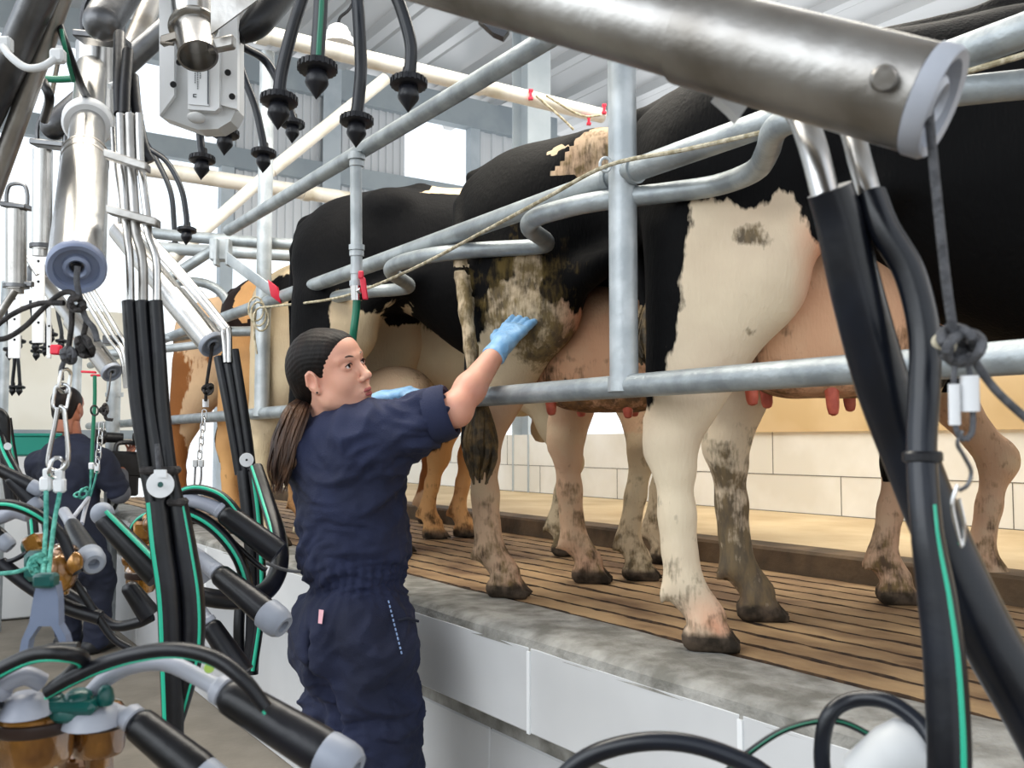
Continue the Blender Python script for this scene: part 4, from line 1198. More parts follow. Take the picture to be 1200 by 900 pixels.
# the video camera he holds
vc = q(150, 548, 6.2); vr = empty('video_camera', vc, 'black shoulder video camera with round lens held by the man', 'camera')
ax = unit(camdir(.85, -.05, .5)); up = np.array([0, 0, 1.0]); sx = np.cross(ax, up)
mb = MB(); mb.obox(vc + up * .02, ax, sx, up, .12, .06, .085, .02); mb.obox(vc + ax * (-.02) + up * (-.11), ax, sx, up, .08, .055, .07, .012); mb.build('camera_body', 'camera_black', vr)
mb = MB(); mb.tube([vc + ax * -.08 + up * .09, vc + ax * -.06 + up * .155, vc + ax * .06 + up * .155, vc + ax * .08 + up * .09], .015, 8, smooth=4); mb.build('handle', 'camera_black', vr)
mb = MB(); mb.lathe(vc + ax * .09, vc + ax * .22, [(0, .04), (.05, .042), (.055, .05), (.12, .056), (.125, .05), (.11, .04)], 20); mb.build('lens', 'camera_black', vr)
mb = MB(); mb.lathe(vc + ax * -.03 + up * .19 - sx * .04, vc + ax * -.20 + up * .19 - sx * .04, [(0, .032), (.1, .034), (.11, .046), (.17, .050)], 16); mb.build('viewfinder', 'camera_black', vr)
mb = MB(); mb.lathe(vc + ax * .02 + up * .20 + sx * .03, vc + ax * .20 + up * .20 + sx * .03, [(0, .024), (.02, .036), (.17, .036), (.18, .012)], 14); mb.build('microphone', 'rope_black', vr)
mb = MB(); mb.tube([vc + ax * -.10 + up * .0, q(128, 600, 6.2), q(140, 585, 6.2), vc + ax * .02 - up * .12], .012, 8, smooth=5); mb.build('hand_strap', 'camera_black', vr)
# ------------------------------------------------------------------ railing along the curb
rl = empty('railing', (1.40, 2.5, PLAT), 'galvanised pipe railing between the pit and the row of cows', 'railing')
mb = MB(); mb.tube([(1.40, y, 1.930) for y in np.linspace(-1.8, 8.2, 36)], .0265, 18); mb.build('top_rail', 'galv', rl)
mb = MB(); mb.tube([(1.40, y, 1.445) for y in np.linspace(-1.8, 8.2, 36)], .0265, 18); mb.build('lower_rail', 'galv', rl)
def post(u, x=1.40, z0=1.445, z1=3.06, r=.0325):
    p = PX(u, 400, x); mb = MB(); mb.tube([(p[0], p[1], z) for z in np.linspace(z0, z1, 6)], r, 20)
    mb.tube([(p[0], p[1], z0 - .012), (p[0], p[1], z0 + .02)], r + .004, 20)
    return mb.build('post', 'galv_light', rl), p
o, pp1 = post(731); o, pp2 = post(308)
# collar where the top rail meets each post
for p in (pp1, pp2):
    for e in (-1, 1): mb = MB(); mb.tube([(p[0], p[1] + e * .034, 1.93), (p[0], p[1] + e * .048, 1.93)], .0315, 18); mb.build('rail_collar', 'galv', rl)
# zig-zag rump rail, level, following the herringbone of the cows
px = [(1520, 66), (1290, 92), (1200, 99), (1100, 110), (1000, 124), (935, 138), (908, 152), (899, 178), (884, 200), (840, 217), (780, 226), (700, 236), (655, 246), (626, 256), (621, 268), (640, 283), (628, 289), (560, 293), (500, 300), (464, 310), (459, 320), (479, 334), (468, 339), (430, 342), (395, 348), (372, 357), (371, 366), (381, 373), (374, 378), (340, 380), (300, 386)]
mb = MB(); pts = [G(u, v, 1.878) for u, v in px]; mb.tube(pts, .0235, 16, smooth=5); mb.build('rump_rail', 'galv', rl)
# ring and wire guide on the near post
mb = MB(); c = pp1 * np.array([1, 1, 0]) + np.array([-.05, -.0, 1.945]); mb.tube([c + R_ * .014 * math.cos(a) * .9 - np.array([0, 0, 1]) * .016 * math.sin(a) for a in np.linspace(0, 6.283, 18, endpoint=False)], .0035, 8, closed=True); mb.build('eye_ring', 'galv_light', rl)

# cord running along the top rail
cp = [P(1215, 60, 1.36), P(1120, 88, 1.47), P(985, 128, 1.62), P(905, 152, 1.75), P(800, 176, 1.93), P(712, 194, 2.10), P(640, 232, 2.28), P(560, 275, 2.55), P(490, 312, 2.85), P(425, 340, 3.2), P(380, 352, 3.55), P(310, 360, 4.05)]
cord = MB(); cord.tube(cp, .0048, 8, smooth=6)
for k in range(3):
    cord.tube([P(300 + 3 * k + 9 * math.cos(a), 362 + 6 * k + 14 * math.sin(a), 4.06 + .01 * math.cos(a)) for a in np.linspace(0, 6.283, 14, endpoint=False)], .0045, 6, closed=True)
cord.tube([P(300, 362, 4.07), P(298, 390, 4.07), P(301, 415, 4.07)], .0045, 6, smooth=4)
tag(cord.build('cord', 'rope_cream'), 'cream cord strung along the top rail and knotted at the far post', 'rope')

# pipe that slants from overhead towards the far end, with a drop pipe, valve and green hose
sp = empty('water_pipe', (1.2, 3.0, 2.2), 'grey overhead water pipe with drop pipe and red lever valve above the woman', 'pipe')
mb = MB(); mb.tube([(1.2, y, 2.205) for y in np.linspace(.7, G(283, 272, 2.205)[1], 20)], .0235, 16); mb.build('pipe_run', 'galv', sp)
D0 = 2.875
mb = MB(); mb.tube([P(417, 178, D0), P(418, 330, D0)], .0175, 16)
for v, r in ((184, .026), (192, .022), (290, .024), (297, .022), (318, .02), (332, .022)): mb.tube([P(418, v - 3, D0), P(418, v + 3, D0)], r, 14)
mb.build('drop_pipe', 'galv_light', sp)
vb = MB(); vb.tube([P(418, 332, D0), P(418, 352, D0)], [.02, .017], 12, smooth=0); vb.tube([P(418, 342, D0), P(424, 340, D0 - .03)], .009, 8); v1 = vb.build('valve', 'chrome', sp)
mb = MB(); mb.obox(P(426.5, 338, D0 - .035), R_ * .15 + np.array([0, 0, -1]), R_, H_, .034, .0085, .004, .003).obox(P(423, 322, D0 - .035), R_, np.array([0, 0, 1]), H_, .008, .012, .004, .003); mb.build('lever', 'red_plastic', v1)
mb = MB(); mb.tube([P(418, 352, D0), P(417, 368, D0), P(414, 392, D0), P(411, 430, D0 + .05), P(409, 520, D0 + .1), P(405, 640, D0 + .12)], .0115, 12, smooth=4); tag(mb.build('hose', 'stripe_dark_green', sp), 'dark green hose')

# overhead white pipes across the parlour
def xpipe(u0, u1, v, y, r, m, label, ext=0.0, cat='pipe'):
    z = PY(u0, v, y)[2]; x0 = PY(u0, v, y)[0]; x1 = PY(u1, v, y)[0]
    mb = MB(); mb.tube([(x, y, z) for x in np.linspace(x0 - ext, x1, 14)], r, 20)
    k = x0
    while k < x1: mb.tube([(k, y, z), (k + .05, y, z)], r + .008, 20); k += 1.1
    o = mb.build('overhead_pipe', m); return tag(o, label, cat), z, x0, x1
o, zt, xa, xb = xpipe(300, 705, 38, 4.0, .04, 'white_pipe', 'thick white overhead pipe with red clips ending at the near cows')
for (u, v) in ((622, 111), (690, 141), (708, 128)):
    mb = MB(); c = PY(u, v, 3.95); mb.obox(c, R_, U_, H_, .007, .02, .01, .003); mb.obox(c + U_ * .02, R_, U_, H_, .012, .006, .012, .002); mb.obox(c - U_ * .02, R_, U_, H_, .012, .006, .012, .002)
    tag(mb.build('cable_clip', 'red_plastic'), {622: 'left red clip on the thick white overhead pipe', 690: 'red clip low at the right end of the white overhead pipe', 708: 'red clip beside the near post top, above the others'}[u], 'clip')
mb = MB(); mb.tube([PY(628, 112, 3.93), PY(660, 140, 3.92), PY(672, 152, 3.92)], .006, 6, smooth=4); mb.tube([PY(640, 112, 3.93), PY(680, 135, 3.92), PY(705, 135, 3.92)], .006, 6, smooth=4)
tag(mb.build('wire', 'rope_cream'), 'thin cream wires tied along the white overhead pipe', 'wire')
xpipe(150, 462, 194, 6.0, .05, 'white_pipe', 'white pipe crossing below the windows behind the hanging plugs')
mb = MB(); mb.tube([PY(452, 92, 4.9), PY(318, 200, 4.9)], .035, 16); mb.tube([PY(318, 200, 4.9), PY(200, 305, 4.9)], .032, 16); tag(mb.build('brace_pipe', 'white_pipe'), 'white diagonal brace pipe rising to the thick overhead pipe', 'pipe')
# grey frame of the rear gates, seen through the hanging equipment
gt = empty('gate_frame', (1.4, 5.0, 1.9), 'grey pipe gate frame with red-ended strap left of the far post', 'frame')
mb = MB(); mb.tube([P(150, 270, 4.5), P(205, 276, 4.4), P(300, 284, 4.3), P(352, 287, 4.3)], .026, 14)
mb.build('cross_bar', 'galv', gt)
mb = MB(); mb.tube([P(150, 288, 4.9), P(205, 292, 4.8), P(300, 297, 4.7), P(360, 300, 4.7)], .03, 14); mb.build('cross_bar', 'galv_light', gt)
mb = MB(); mb.tube([P(200, 325, 4.35), P(254, 290, 4.35)], .024, 12); mb.build('strut', 'galv', gt)
mb = MB(); mb.obox(P(259, 293, 4.3), R_, U_, H_, .045, .05, .03, .006); mb.obox(P(254, 296, 4.26), R_, U_, H_, .008, .06, .03, .003); mb.obox(P(268, 296, 4.26), R_, U_, H_, .008, .06, .03, .003); mb.build('bracket', 'galv_light', gt)
sb = MB(); a, b_ = P(266, 302, 4.2), P(322, 344, 4.05); sb.obox((a + b_) / 2, b_ - a, U_, H_, np.linalg.norm(b_ - a) / 2, .028, .008, .003); sb_ = sb.build('strap', 'galv_light', gt)
mb = MB(); mb.obox(P(322, 342, 4.0), b_ - a, U_ - R_ * .2, H_, .034, .036, .012, .004); tag(mb.build('strap_end', 'red_plastic', sb_), 'red plastic strap end')
mb = MB(); mb.tube([P(195, 330, 5.0), P(235, 331, 5.0), P(258, 342, 5.0), P(268, 362, 5.0), P(270, 400, 5.0), P(270, 470, 5.0)], .024, 12, smooth=4); mb.build('gate_loop', 'galv', gt)
mb = MB(); mb.tube([P(240, 388, 4.7), P(300, 388, 4.7), P(372, 380, 4.6)], .025, 12, smooth=3); mb.build('gate_bar', 'galv', gt)
mb = MB(); mb.tube([P(120, 415, 5.2), P(200, 408, 5.1), P(262, 400, 5.0)], .022, 12, smooth=3); mb.tube([P(120, 402, 5.6), P(200, 396, 5.5), P(262, 390, 5.4)], .02, 12, smooth=3); mb.build('gate_bar', 'galv_light', gt)
# small dome lamp
lp = empty('ceiling_lamp', P(396, 48, 4.8), 'small white dome lamp on a black cable under the roof sheets', 'lamp')
a = P(396, 52, 4.8); mb = MB(); mb.lathe(a, a + np.array([0, 0, .2]), [(0, .05), (.002, .075), (.03, .078), (.035, .066), (.06, .062), (.062, .055), (.085, .05), (.10, .028), (.105, .01)], 24); mb.build('lamp_shade', 'plastic_white', lp)
mb = MB(); mb.tube([a + np.array([0, 0, .10]), P(399, 20, 4.8), P(410, 10, 4.8), P(420, -12, 4.8)], .008, 8, smooth=4); mb.build('cable', 'rubber', lp)

# background on the left: teal bin, wash-down pipes
mb = MB(); c = P(30, 532, 7.3) + np.array([0, 0, .065]); mb.obox(c, (1, 0, 0), (0, 1, 0), (0, 0, 1), .26, .15, .075, .01); mb.obox(c + np.array([0, 0, .08]), (1, 0, 0), (0, 1, 0), (0, 0, 1), .275, .165, .012, .005)
tag(mb.build('crate', 'teal_plastic'), 'teal plastic crate beyond the man, on the left', 'crate')
st = MB(); c = G(36, 700, 0); t = P(30, 532, 7.3); st.obox((t[0], t[1], t[2] / 2 + .0), (1, 0, 0), (0, 1, 0), (0, 0, 1), .22, .13, t[2] / 2 - .01, .01); tag(st.build('cabinet', 'plastic_white'), 'white cabinet standing under the teal crate', 'cabinet')
for (u0, v0, v1, d, r) in ((94, 300, 640, 6.6, .03), (134, 430, 560, 6.4, .045), (8, 330, 520, 6.8, .035)):
    mb = MB(); b0 = P(u0, v0, d); mb.tube([b0, (b0[0], b0[1], {94: 0, 134: 0, 8: 0}[u0])], r, 14); mb.tube([P(u0, v0 + 30, d), P(u0, v0 + 35, d)], r + .012, 14)
    tag(mb.build('standpipe', 'galv_light'), {94: 'thin pale standpipe right of the man\'s head', 134: 'pale upright pipe beside the hanging hoses, right of the man', 8: 'pale upright pipe at the left edge'}[u0], 'pipe')
mb = MB(); mb.tube([P(111, 440, 4.6), P(111, 470, 4.6), P(109, 505, 4.6), P(107, 560, 4.6)], .009, 8, smooth=3); tag(mb.build('water_hose', 'stripe_dark_green'), 'thin dark green hose hanging beside the man\'s head', 'hose')
mb = MB(); mb.obox(P(66, 410, 4.3), R_, U_, H_, .022, .022, .02, .006); tag(mb.build('switch_button', 'red_plastic'), 'small square red knob under the nearest steel cylinder', 'knob')
mb = MB(); mb.obox(P(104, 436, 5.2), R_ + U_ * -.05, U_, H_, .04, .006, .01, .003); mb.obox(P(112, 440, 5.2), R_, U_, H_, .025, .006, .01, .003); tag(mb.build('valve_lever', 'red_plastic'), 'flat pink-red valve lever below the farthest steel cylinder', 'lever')
# ------------------------------------------------------------------ milking equipment
UPZ = np.array([0, 0, 1.0])
mat('cap_pale', '#a3a7b0', 0.4, 0, '#9498a3', 9)
mat('stud_green', '#a9cc55', 0.4)
def path(pts):
    return [P(*p) for p in pts]
def rad(pts, w):                  # widths measured in the photograph -> radius in metres
    ws = [w] * len(pts) if np.isscalar(w) else w
    return [x * p[2] / FPX / 2 for x, p in zip(ws, pts)]
def tube(name, parent, pts, w, m, seg=14, smooth=6, **kw):
    mb = MB(); mb.tube(path(pts), rad(pts, w), seg, smooth=smooth); o = mb.build(name, m, parent)
    if kw.get('label'): o['label'] = kw['label']
    return o
def stripe(parent, pts, w, off, m='stripe_green', sw=.28, a=0, b=None, name='stripe'):
    """raised stripe running along a hose; off = which side it faces (right, up), as part of the radius"""
    P3 = np.array(path(pts)); R3 = np.array(rad(pts, w)); C, Rr = catmull(P3, R3, 6)
    n = len(C); i0 = int(a * n); i1 = n if b is None else int(b * n)
    C = C[i0:i1]; Rr = Rr[i0:i1]
    o_ = R_ * off[0] + U_ * off[1]; dep = math.sqrt(max(0, 1 - off[0] ** 2 - off[1] ** 2)); o_ = o_ - F_ * dep
    mb = MB(); mb.tube(C + o_ * (Rr * (1 - sw * .55))[:, None], Rr * sw, 8); return mb.build(name, m, parent)

# ---- hanging rinse plugs
def plug(u, v, w, hose, hw, label, group='rubber rinse plugs hanging on hoses', green=False, tilt=0.0):
    d = 84.0 / w; c = P(u, v, d)
    rt = empty('rinse_plug', c, label, 'plug', group)
    r = .0375; ax = unit(-UPZ + R_ * tilt - F_ * .12)
    mb = MB(); mb.lathe(c - ax * .035, c + ax * .07, [(0, .013), (.018, .015), (.022, .024), (.027, r), (.040, r), (.044, r - .006), (.044, .019), (.052, .021), (.066, .023), (.072, .02), (.095, .004), (.1, .001)], 26)
    for k in range(20):
        a = k * math.pi / 10; sd = unit(np.cross(ax, F_)); s2 = np.cross(ax, sd); q = c - ax * .0015 + (sd * math.cos(a) + s2 * math.sin(a)) * r
        mb.obox(q, ax, np.cross(ax, q - c), q - c, .006, .003, .0016)
    mb.build('plug_head', 'rubber', rt)
    pts = [(a, b_, d * dd) for a, b_, dd in hose] + [(u, v - w * .25, d)]
    tube('hose', rt, pts, [hw] * (len(pts)), 'rubber_soft')
    if green: stripe(rt, pts, hw, (.35, 0), 'stripe_dark_green', .4)
    return rt
plug(372, 80, 45, [(377, -25, 1), (375, 20, 1), (373, 50, 1)], 17, 'rinse plug on the hose with a dark green stripe, top centre', green=True)
plug(327, 118, 42, [(362, -25, 1), (344, 30, 1), (331, 80, 1)], 15, 'large rinse plug just left of the vertical white pipe top')
plug(343, 146, 27, [(262, 40, .95), (285, 55, .97), (312, 72, 1), (334, 112, 1)], 10, 'smaller rinse plug half hidden under the large plug beside it')
plug(418, 142, 38, [(417, -25, 1), (421, 30, 1), (423, 80, 1), (420, 118, 1)], 15, 'rinse plug hanging above the drop pipe of the slanting pipe')
plug(479, 98, 42, [(455, -25, 1), (470, 10, 1), (481, 50, 1), (481, 78, 1)], 15, 'rightmost large rinse plug in front of the roof sheets')
plug(309, 180, 28, [(272, 40, 1), (284, 85, 1), (299, 125, 1), (307, 160, 1)], 9, 'small rinse plug over the top of the far post')
plug(264, 157, 31, [(258, 90, .9), (262, 120, 1), (264, 146, 1)], 10, 'rinse plug tucked behind the lower right of the white control box')
plug(237, 187, 29, [(234, 120, .95), (234, 150, 1), (236, 175, 1)], 9, 'rinse plug hanging straight under the white control box')
plug(205, 288, 17, [(170, 165, 1), (185, 190, 1), (200, 225, 1), (204, 262, 1)], 6, 'left plug of the bluish pair right of the steel tubes')
plug(219, 270, 21, [(176, 175, 1), (196, 190, 1), (212, 220, 1), (218, 250, 1)], 6.5, 'right and larger plug of the bluish pair right of the steel tubes')
far = 'small rinse plugs in a row by the cream wall'
for (u, v, w, hx) in ((12, 410, 15, 6), (22, 400, 15, 22), (42, 402, 14, 36), (60, 392, 14, 54), (72, 400, 13, 66), (53, 408, 12, 46), (43, 412, 13, 41)):
    plug(u, v, w, [(hx, 352, 1), (hx + (u - hx) * .4, 370, 1), (u, 388, 1)], 4.5, 'small far rinse plug in the row near the red knob', far)
for (u, v, w, hx) in ((15, 454, 12, 13), (23, 454, 12, 17)):
    plug(u, v, w, [(hx, 400, 1), (hx + 4, 420, 1), (u, 445, 1)], 4, 'tiny far rinse plug of the pair beside the left pale upright pipe', 'tiny plug pair by the upright pipe')

# ---- retracting cylinders
def cylinder(name, label, A, B, r, capm, parts=(), body=((0, 1, 1.0),), seg=40, tm='stainless'):
    A = np.asarray(A); B = np.asarray(B); L = np.linalg.norm(B - A); rt = empty('swing_cylinder', A, label, 'cylinder')
    prof = []
    for a, b_, k in body:
        prof += [(a * L, r * k - .0015), (a * L + .001, r * k), (b_ * L - .001, r * k), (b_ * L, r * k - .0015)]
    mb = MB(); mb.lathe(A, B, prof, seg); mb.build('tube', tm, rt)
    # end cap with stepped rings and cord hole
    mb = MB(); mb.lathe(B, B + (B - A), [(-.0, r * 1.0), (.0, r * 1.035), (.012, r * 1.035), (.016, r * .97), (.014, r * .80), (.004, r * .77), (.003, r * .50), (.010, r * .47), (.013, r * .36), (.010, r * .28), (-.01, r * .2), (-.03, r * .19), (-.03, 0)], seg); c = mb.build('end_cap', capm, rt)
    mb = MB(); mb.lathe(B, B + (B - A), [(.006, 0.0), (.0085, r * .19)], 20); mb.build('cord_hole', 'rubber', c)
    return rt, A, B, L
# nearest on the left
rt, A, B, L = cylinder('swing_cylinder', 'nearest hanging steel cylinder with white ring and blue-grey end cap, upper left', P(109, 62, 2.38), P(90, 311, 1.49), .0425, 'cap_blue', body=((0, .60, .80), (.60, 1, 1.0)))
ax = unit(B - A)
mb = MB(); c = A + ax * L * .42; mb.lathe(c, c + ax, [(0, .036), (0, .045), (.008, .050), (.03, .050), (.038, .045), (.038, .036)], 40); mb.build('ring', 'plastic_white', rt)
for t in (.60, .63): mb = MB(); c = A + ax * L * t; mb.lathe(c, c + ax, [(0, .0432), (.004, .0436), (.008, .0432)], 40); mb.build('band', 'stainless_dull', rt)
mb = MB(); mb.lathe(P(113, 52, 2.3), P(113, 160, 2.3), [(0, .046), (.22, .046)], 36); mb.build('hanger_tube', 'stainless', rt)
# second
rt, A, B, L = cylinder('milking_arm', 'middle steel cylinder slanting down towards the woman', P(140, 270, 3.25), P(248, 402, 2.95), .0425, 'cap_grey', body=((0, .62, .88), (.62, 1, 1.0)))
for i, o_ in enumerate((7, 13)):
    tube('milk_tube', rt, [(150 + o_, 268 - o_ * .3, 3.15), (205 + o_, 328 - o_ * .3, 3.05), (250 + o_, 380, 2.92), (262 + i * 6, 392 - i * 4, 2.9), (265 + i * 4, 425, 2.88)], 7, 'stainless', 12)
# third
rt, A, B, L = cylinder('milking_arm', 'far steel cylinder slanting down just above the man', P(45, 322, 4.3), P(130, 435, 3.95), .0425, 'cap_grey', body=((0, .5, .72), (.5, 1, 1.0)))
mb = MB(); c = P(49, 328, 4.28); mb.obox(c, unit(B - A), U_, np.cross(unit(B - A), U_), .05, .05, .05, .012); mb.build('clamp_block', 'steel_dark', rt)
for i, o_ in enumerate((7, 12, 17)):
    tube('milk_tube', rt, [(85 + o_, 345 - o_, 4.1), (118 + o_, 400 - o_, 4.0), (138 + o_ * .6, 425 - o_, 3.95), (145 + o_ * .3, 455, 3.95)], 5, 'stainless', 10)
mb = MB(); a_ = P(128, 398, 4.0); mb.obox(a_ + R_ * .05, R_, U_, H_, .075, .018, .01, .003); mb.build('tube_bracket', 'steel_dark', rt)
# right foreground
A0 = P(805, 42, .85); B0 = P(1083, 116, .745); A1 = A0 + (A0 - B0) * 3.2
rt, A, B, L = cylinder('milking_arm', 'large blurred steel cylinder across the top right foreground', A1, B0, .0425, 'cap_pale', body=((0, .762, .90), (.762, 1, 1.0)), seg=64, tm='stainless_dull')
ax = unit(B - A)
sidev = unit(np.cross(ax, U_))
mb = MB(); cS = A + ax * (L * .7)
tri = [P(733, 5, .85), P(765, 10, .835), P(790, 14, .82), P(803, 30, .81), P(801, 55, .81), P(775, 46, .83), P(750, 28, .85)]
mb.prism(tri, F_ * .01); pl = mb.build('bracket_plate', 'steel_dark', rt)
mb = MB(); mb.lathe(P(757, 19, .84), P(757, 19, .83), [(0, .006), (.004, .006), (.007, .003)], 12); mb.build('bolt', 'chrome', pl)
mb = MB(); mb.lathe(P(1036, 92, .715), P(1036, 92, .70), [(0, .0105), (.004, .0105), (.007, .008)], 18); mb.build('bolt', 'stainless_dull', rt)
mb = MB(); mb.prism([P(838, 112, .90), P(858, 118, .9), P(878, 122, .9), P(866, 139, .9), P(856, 128, .9)], F_ * .02); mb.build('clip', 'plastic_grey', rt)
mb = MB(); mb.prism([P(560, 22, 1.25), P(597, 34, 1.25), P(590, 43, 1.25), P(578, 38, 1.25)], F_ * .02); mb.build('clip', 'steel_dark', rt)
# bent steel tubes that lead into its rubber hoses
tube('milk_tube', rt, [(905, 92, .98), (935, 130, .93), (952, 170, .89), (968, 232, .87)], 33, 'stainless', 20)
tube('milk_tube', rt, [(975, 110, .98), (997, 150, .93), (1008, 190, .89), (1022, 240, .87)], 28, 'stainless', 20)
hb = empty('hose_bundle', P(1050, 500, .85), 'thick black hoses hanging in the right foreground', 'hoses')
h1 = [(972, 222, .87), (985, 262, .875), (1006, 350, .88), (1034, 450, .89), (1068, 540, .89), (1108, 640, .88), (1160, 750, .86), (1235, 880, .84), (1290, 1020, .84), (1300, 1250, .84)]
tube('hose', hb, h1, [52, 56, 60, 62, 62, 62, 66, 72, 70, 60], 'rubber_soft', 26)
h2 = [(1020, 228, .87), (1036, 268, .86), (1066, 320, .85), (1083, 390, .84), (1083, 460, .83), (1080, 530, .82), (1086, 620, .80), (1098, 700, .79), (1108, 790, .78), (1112, 930, .77), (1100, 1150, .78)]
tube('hose', hb, h2, [36, 36, 36, 36, 36, 34, 36, 44, 48, 50, 50], 'rubber_soft', 22)
stripe(hb, h2, [36, 36, 36, 36, 36, 34, 36, 44, 48, 50, 50], (.25, 0), 'stripe_green', .2, .56)
mb = MB(); c = P(1081, 534, .82); mb.lathe(c + UPZ * .004, c - UPZ * .006, [(0, .0145), (.002, .0165), (.008, .0165), (.010, .0145)], 24); mb.build('clamp', 'rubber', hb)
h4 = [(1150, 620, .80), (1166, 700, .79), (1190, 760, .78)]
# pull cord, knot, ferrules, hook
cd_ = empty('pull_cord', P(1112, 300, .74), 'dark cord knotted below the large right cylinder, with white ferrules and hook', 'cord')
tube('cord', cd_, [(1088, 122, .735), (1092, 170, .74), (1101, 260, .75), (1110, 340, .76), (1118, 392, .77)], 11, 'rope_grey', 10)
kn = MB()
for (cx, cy, rx, ry, ph, dd) in ((1122, 398, 20, 13, .3, .77), (1130, 408, 16, 22, 1.1, .765), (1118, 410, 12, 16, 2.0, .775)):
    kn.tube([P(cx + rx * math.cos(a) * math.cos(ph) - ry * math.sin(a) * math.sin(ph), cy + rx * math.cos(a) * math.sin(ph) + ry * math.sin(a) * math.cos(ph), dd + .01 * math.sin(2 * a)) for a in np.linspace(0, 6.283, 18, endpoint=False)], .0042, 8, closed=True)
kn.build('knot', 'rope_grey', cd_)
tube('cord_end', cd_, [(1140, 420, .77), (1165, 455, .77), (1200, 488, .77), (1240, 520, .77)], 10, 'rope_grey', 10)
tube('cord_end', cd_, [(1104, 392, .78), (1098, 402, .77), (1120, 408, .765)], 12, 'rope_cream', 10)
for (u0, v0, v1, w) in ((1118, 450, 498, 13), (1136, 440, 482, 21)):
    mb = MB(); mb.tube([P(u0, v0, .77), P(u0 + 1, v1, .77)], w * .77 / FPX / 2, 14); mb.build('ferrule', 'plastic_white', cd_)
tube('cord', cd_, [(1122, 415, .77), (1118, 440, .77), (1120, 500, .77), (1130, 516, .77)], 7, 'rope_grey', 8)
tube('cord', cd_, [(1130, 415, .77), (1137, 440, .77), (1140, 500, .77), (1132, 516, .77)], 7, 'rope_grey', 8)
tube('hook', cd_, [(1128, 505, .77), (1122, 520, .77), (1130, 535, .77), (1138, 552, .77), (1134, 568, .77), (1124, 575, .77)], 5, 'steel_dark', 8)
tube('carabiner', cd_, [(1122, 568, .77), (1116, 590, .77), (1120, 615, .77), (1127, 640, .77), (1130, 615, .77), (1124, 585, .77)], 5, 'chrome', 8)
# loops at the bottom right
lh = empty('loose_hoses', P(960, 870, .9), 'black hose loops rising from the bottom edge on the right', 'hoses')
tube('hose', lh, [(560, 1120, 1.0), (610, 985, .97), (640, 935, .95), (680, 893, .94), (730, 873, .93), (790, 869, .92), (850, 884, .91), (905, 915, .9), (960, 990, .9), (980, 1120, .9)], 22, 'rubber_soft', 18)
tube('hose', lh, [(985, 1100, .9), (968, 935, .9), (963, 880, .9), (972, 838, .9), (1000, 820, .9), (1040, 822, .88), (1078, 848, .86), (1100, 880, .84)], 19, 'rubber_soft', 18)
tube('hose', lh, [(840, 915, .93), (880, 880, .92), (925, 853, .91), (980, 845, .9), (1030, 868, .89), (1060, 890, .88), (1080, 925, .87)], 8, 'rubber', 12)
stripe(lh, [(840, 915, .93), (880, 880, .92), (925, 853, .91), (980, 845, .9), (1030, 868, .89), (1060, 890, .88), (1080, 925, .87)], 8, (0, .4), 'stripe_dark_green', .35)
mb = MB(); mb.lathe(P(1085, 862, .86), P(1030, 912, .88), [(0, .015), (.01, .028), (.03, .033), (.07, .033), (.08, .02)], 26); tag(mb.build('teat_cup', 'plastic_grey'), 'pale grey teat cup end behind the black hose, bottom right', 'teat cup')

# ---- steel tube and hose bundle on the left
tb = empty('hose_bundle', P(175, 400, 1.55), 'nearest bundle of steel tubes and black green-striped hoses with a round white tag', 'hoses')
for i, (u0, u1, u2, w_, m_) in enumerate(((141, 147, 153, 9.5, 'stainless'), (152, 158, 168, 11, 'stainless_dull'), (163, 172, 184, 9.5, 'stainless'))):
    tube('milk_tube', tb, [(u0, 134, 1.62), (u0 + 2, 190, 1.60), (u1, 250, 1.58), (u1 + 2, 275, 1.57), (u2 - 1, 305, 1.56), (u2, 362, 1.55)], w_, m_, 14)
tube('milk_tube', tb, [(132, 150, 1.66), (135, 200, 1.63), (140, 236, 1.62), (141, 262, 1.62)], 5.5, 'stainless', 10)
for (u0, v0, u1, v1) in ((124, 181, 174, 197), (127, 246, 186, 262)):
    a_, b_ = P(u0, v0, 1.57), P(u1, v1, 1.57); mb = MB(); mb.obox((a_ + b_) / 2, b_ - a_, U_, H_, np.linalg.norm(b_ - a_) / 2, .007, .012, .002); mb.build('tube_bracket', 'stainless_dull', tb)
ups = [[(151, 353, 1.55), (154, 400, 1.54), (160, 470, 1.53), (172, 550, 1.52), (180, 592, 1.51)], [(166, 353, 1.55), (170, 410, 1.54), (177, 480, 1.53), (187, 550, 1.515), (190, 592, 1.51)], [(182, 353, 1.55), (186, 410, 1.54), (191, 480, 1.53), (199, 550, 1.52), (208, 590, 1.51)]]
for p_ in ups: tube('hose', tb, p_, 16.5, 'rubber', 16)
# dark hoses above, running up into the header
for p_ in ([(150, 60, 1.7), (147, 100, 1.66), (146, 135, 1.63)], [(140, 40, 1.75), (139, 90, 1.68), (140, 134, 1.64)], [(156, 90, 1.7), (160, 130, 1.66), (169, 175, 1.62), (176, 190, 1.62)]): tube('hose', tb, p_, 13, 'rubber', 12)
lw = [(184, 588, 1.51), (190, 640, 1.50), (198, 700, 1.49), (201, 770, 1.48), (203, 862, 1.47)]
tube('hose', tb, lw, [26, 28, 28, 28, 24], 'rubber', 22); stripe(tb, lw, [26, 28, 28, 28, 24], (-.5, 0), 'stripe_green', .27)
lw2 = [(208, 586, 1.52), (217, 640, 1.51), (226, 700, 1.50), (226, 760, 1.49), (214, 815, 1.49), (206, 850, 1.49)]
tube('hose', tb, lw2, [22, 26, 27, 26, 22, 16], 'rubber', 22); stripe(tb, lw2, [22, 26, 27, 26, 22, 16], (.72, 0), 'stripe_green', .18)
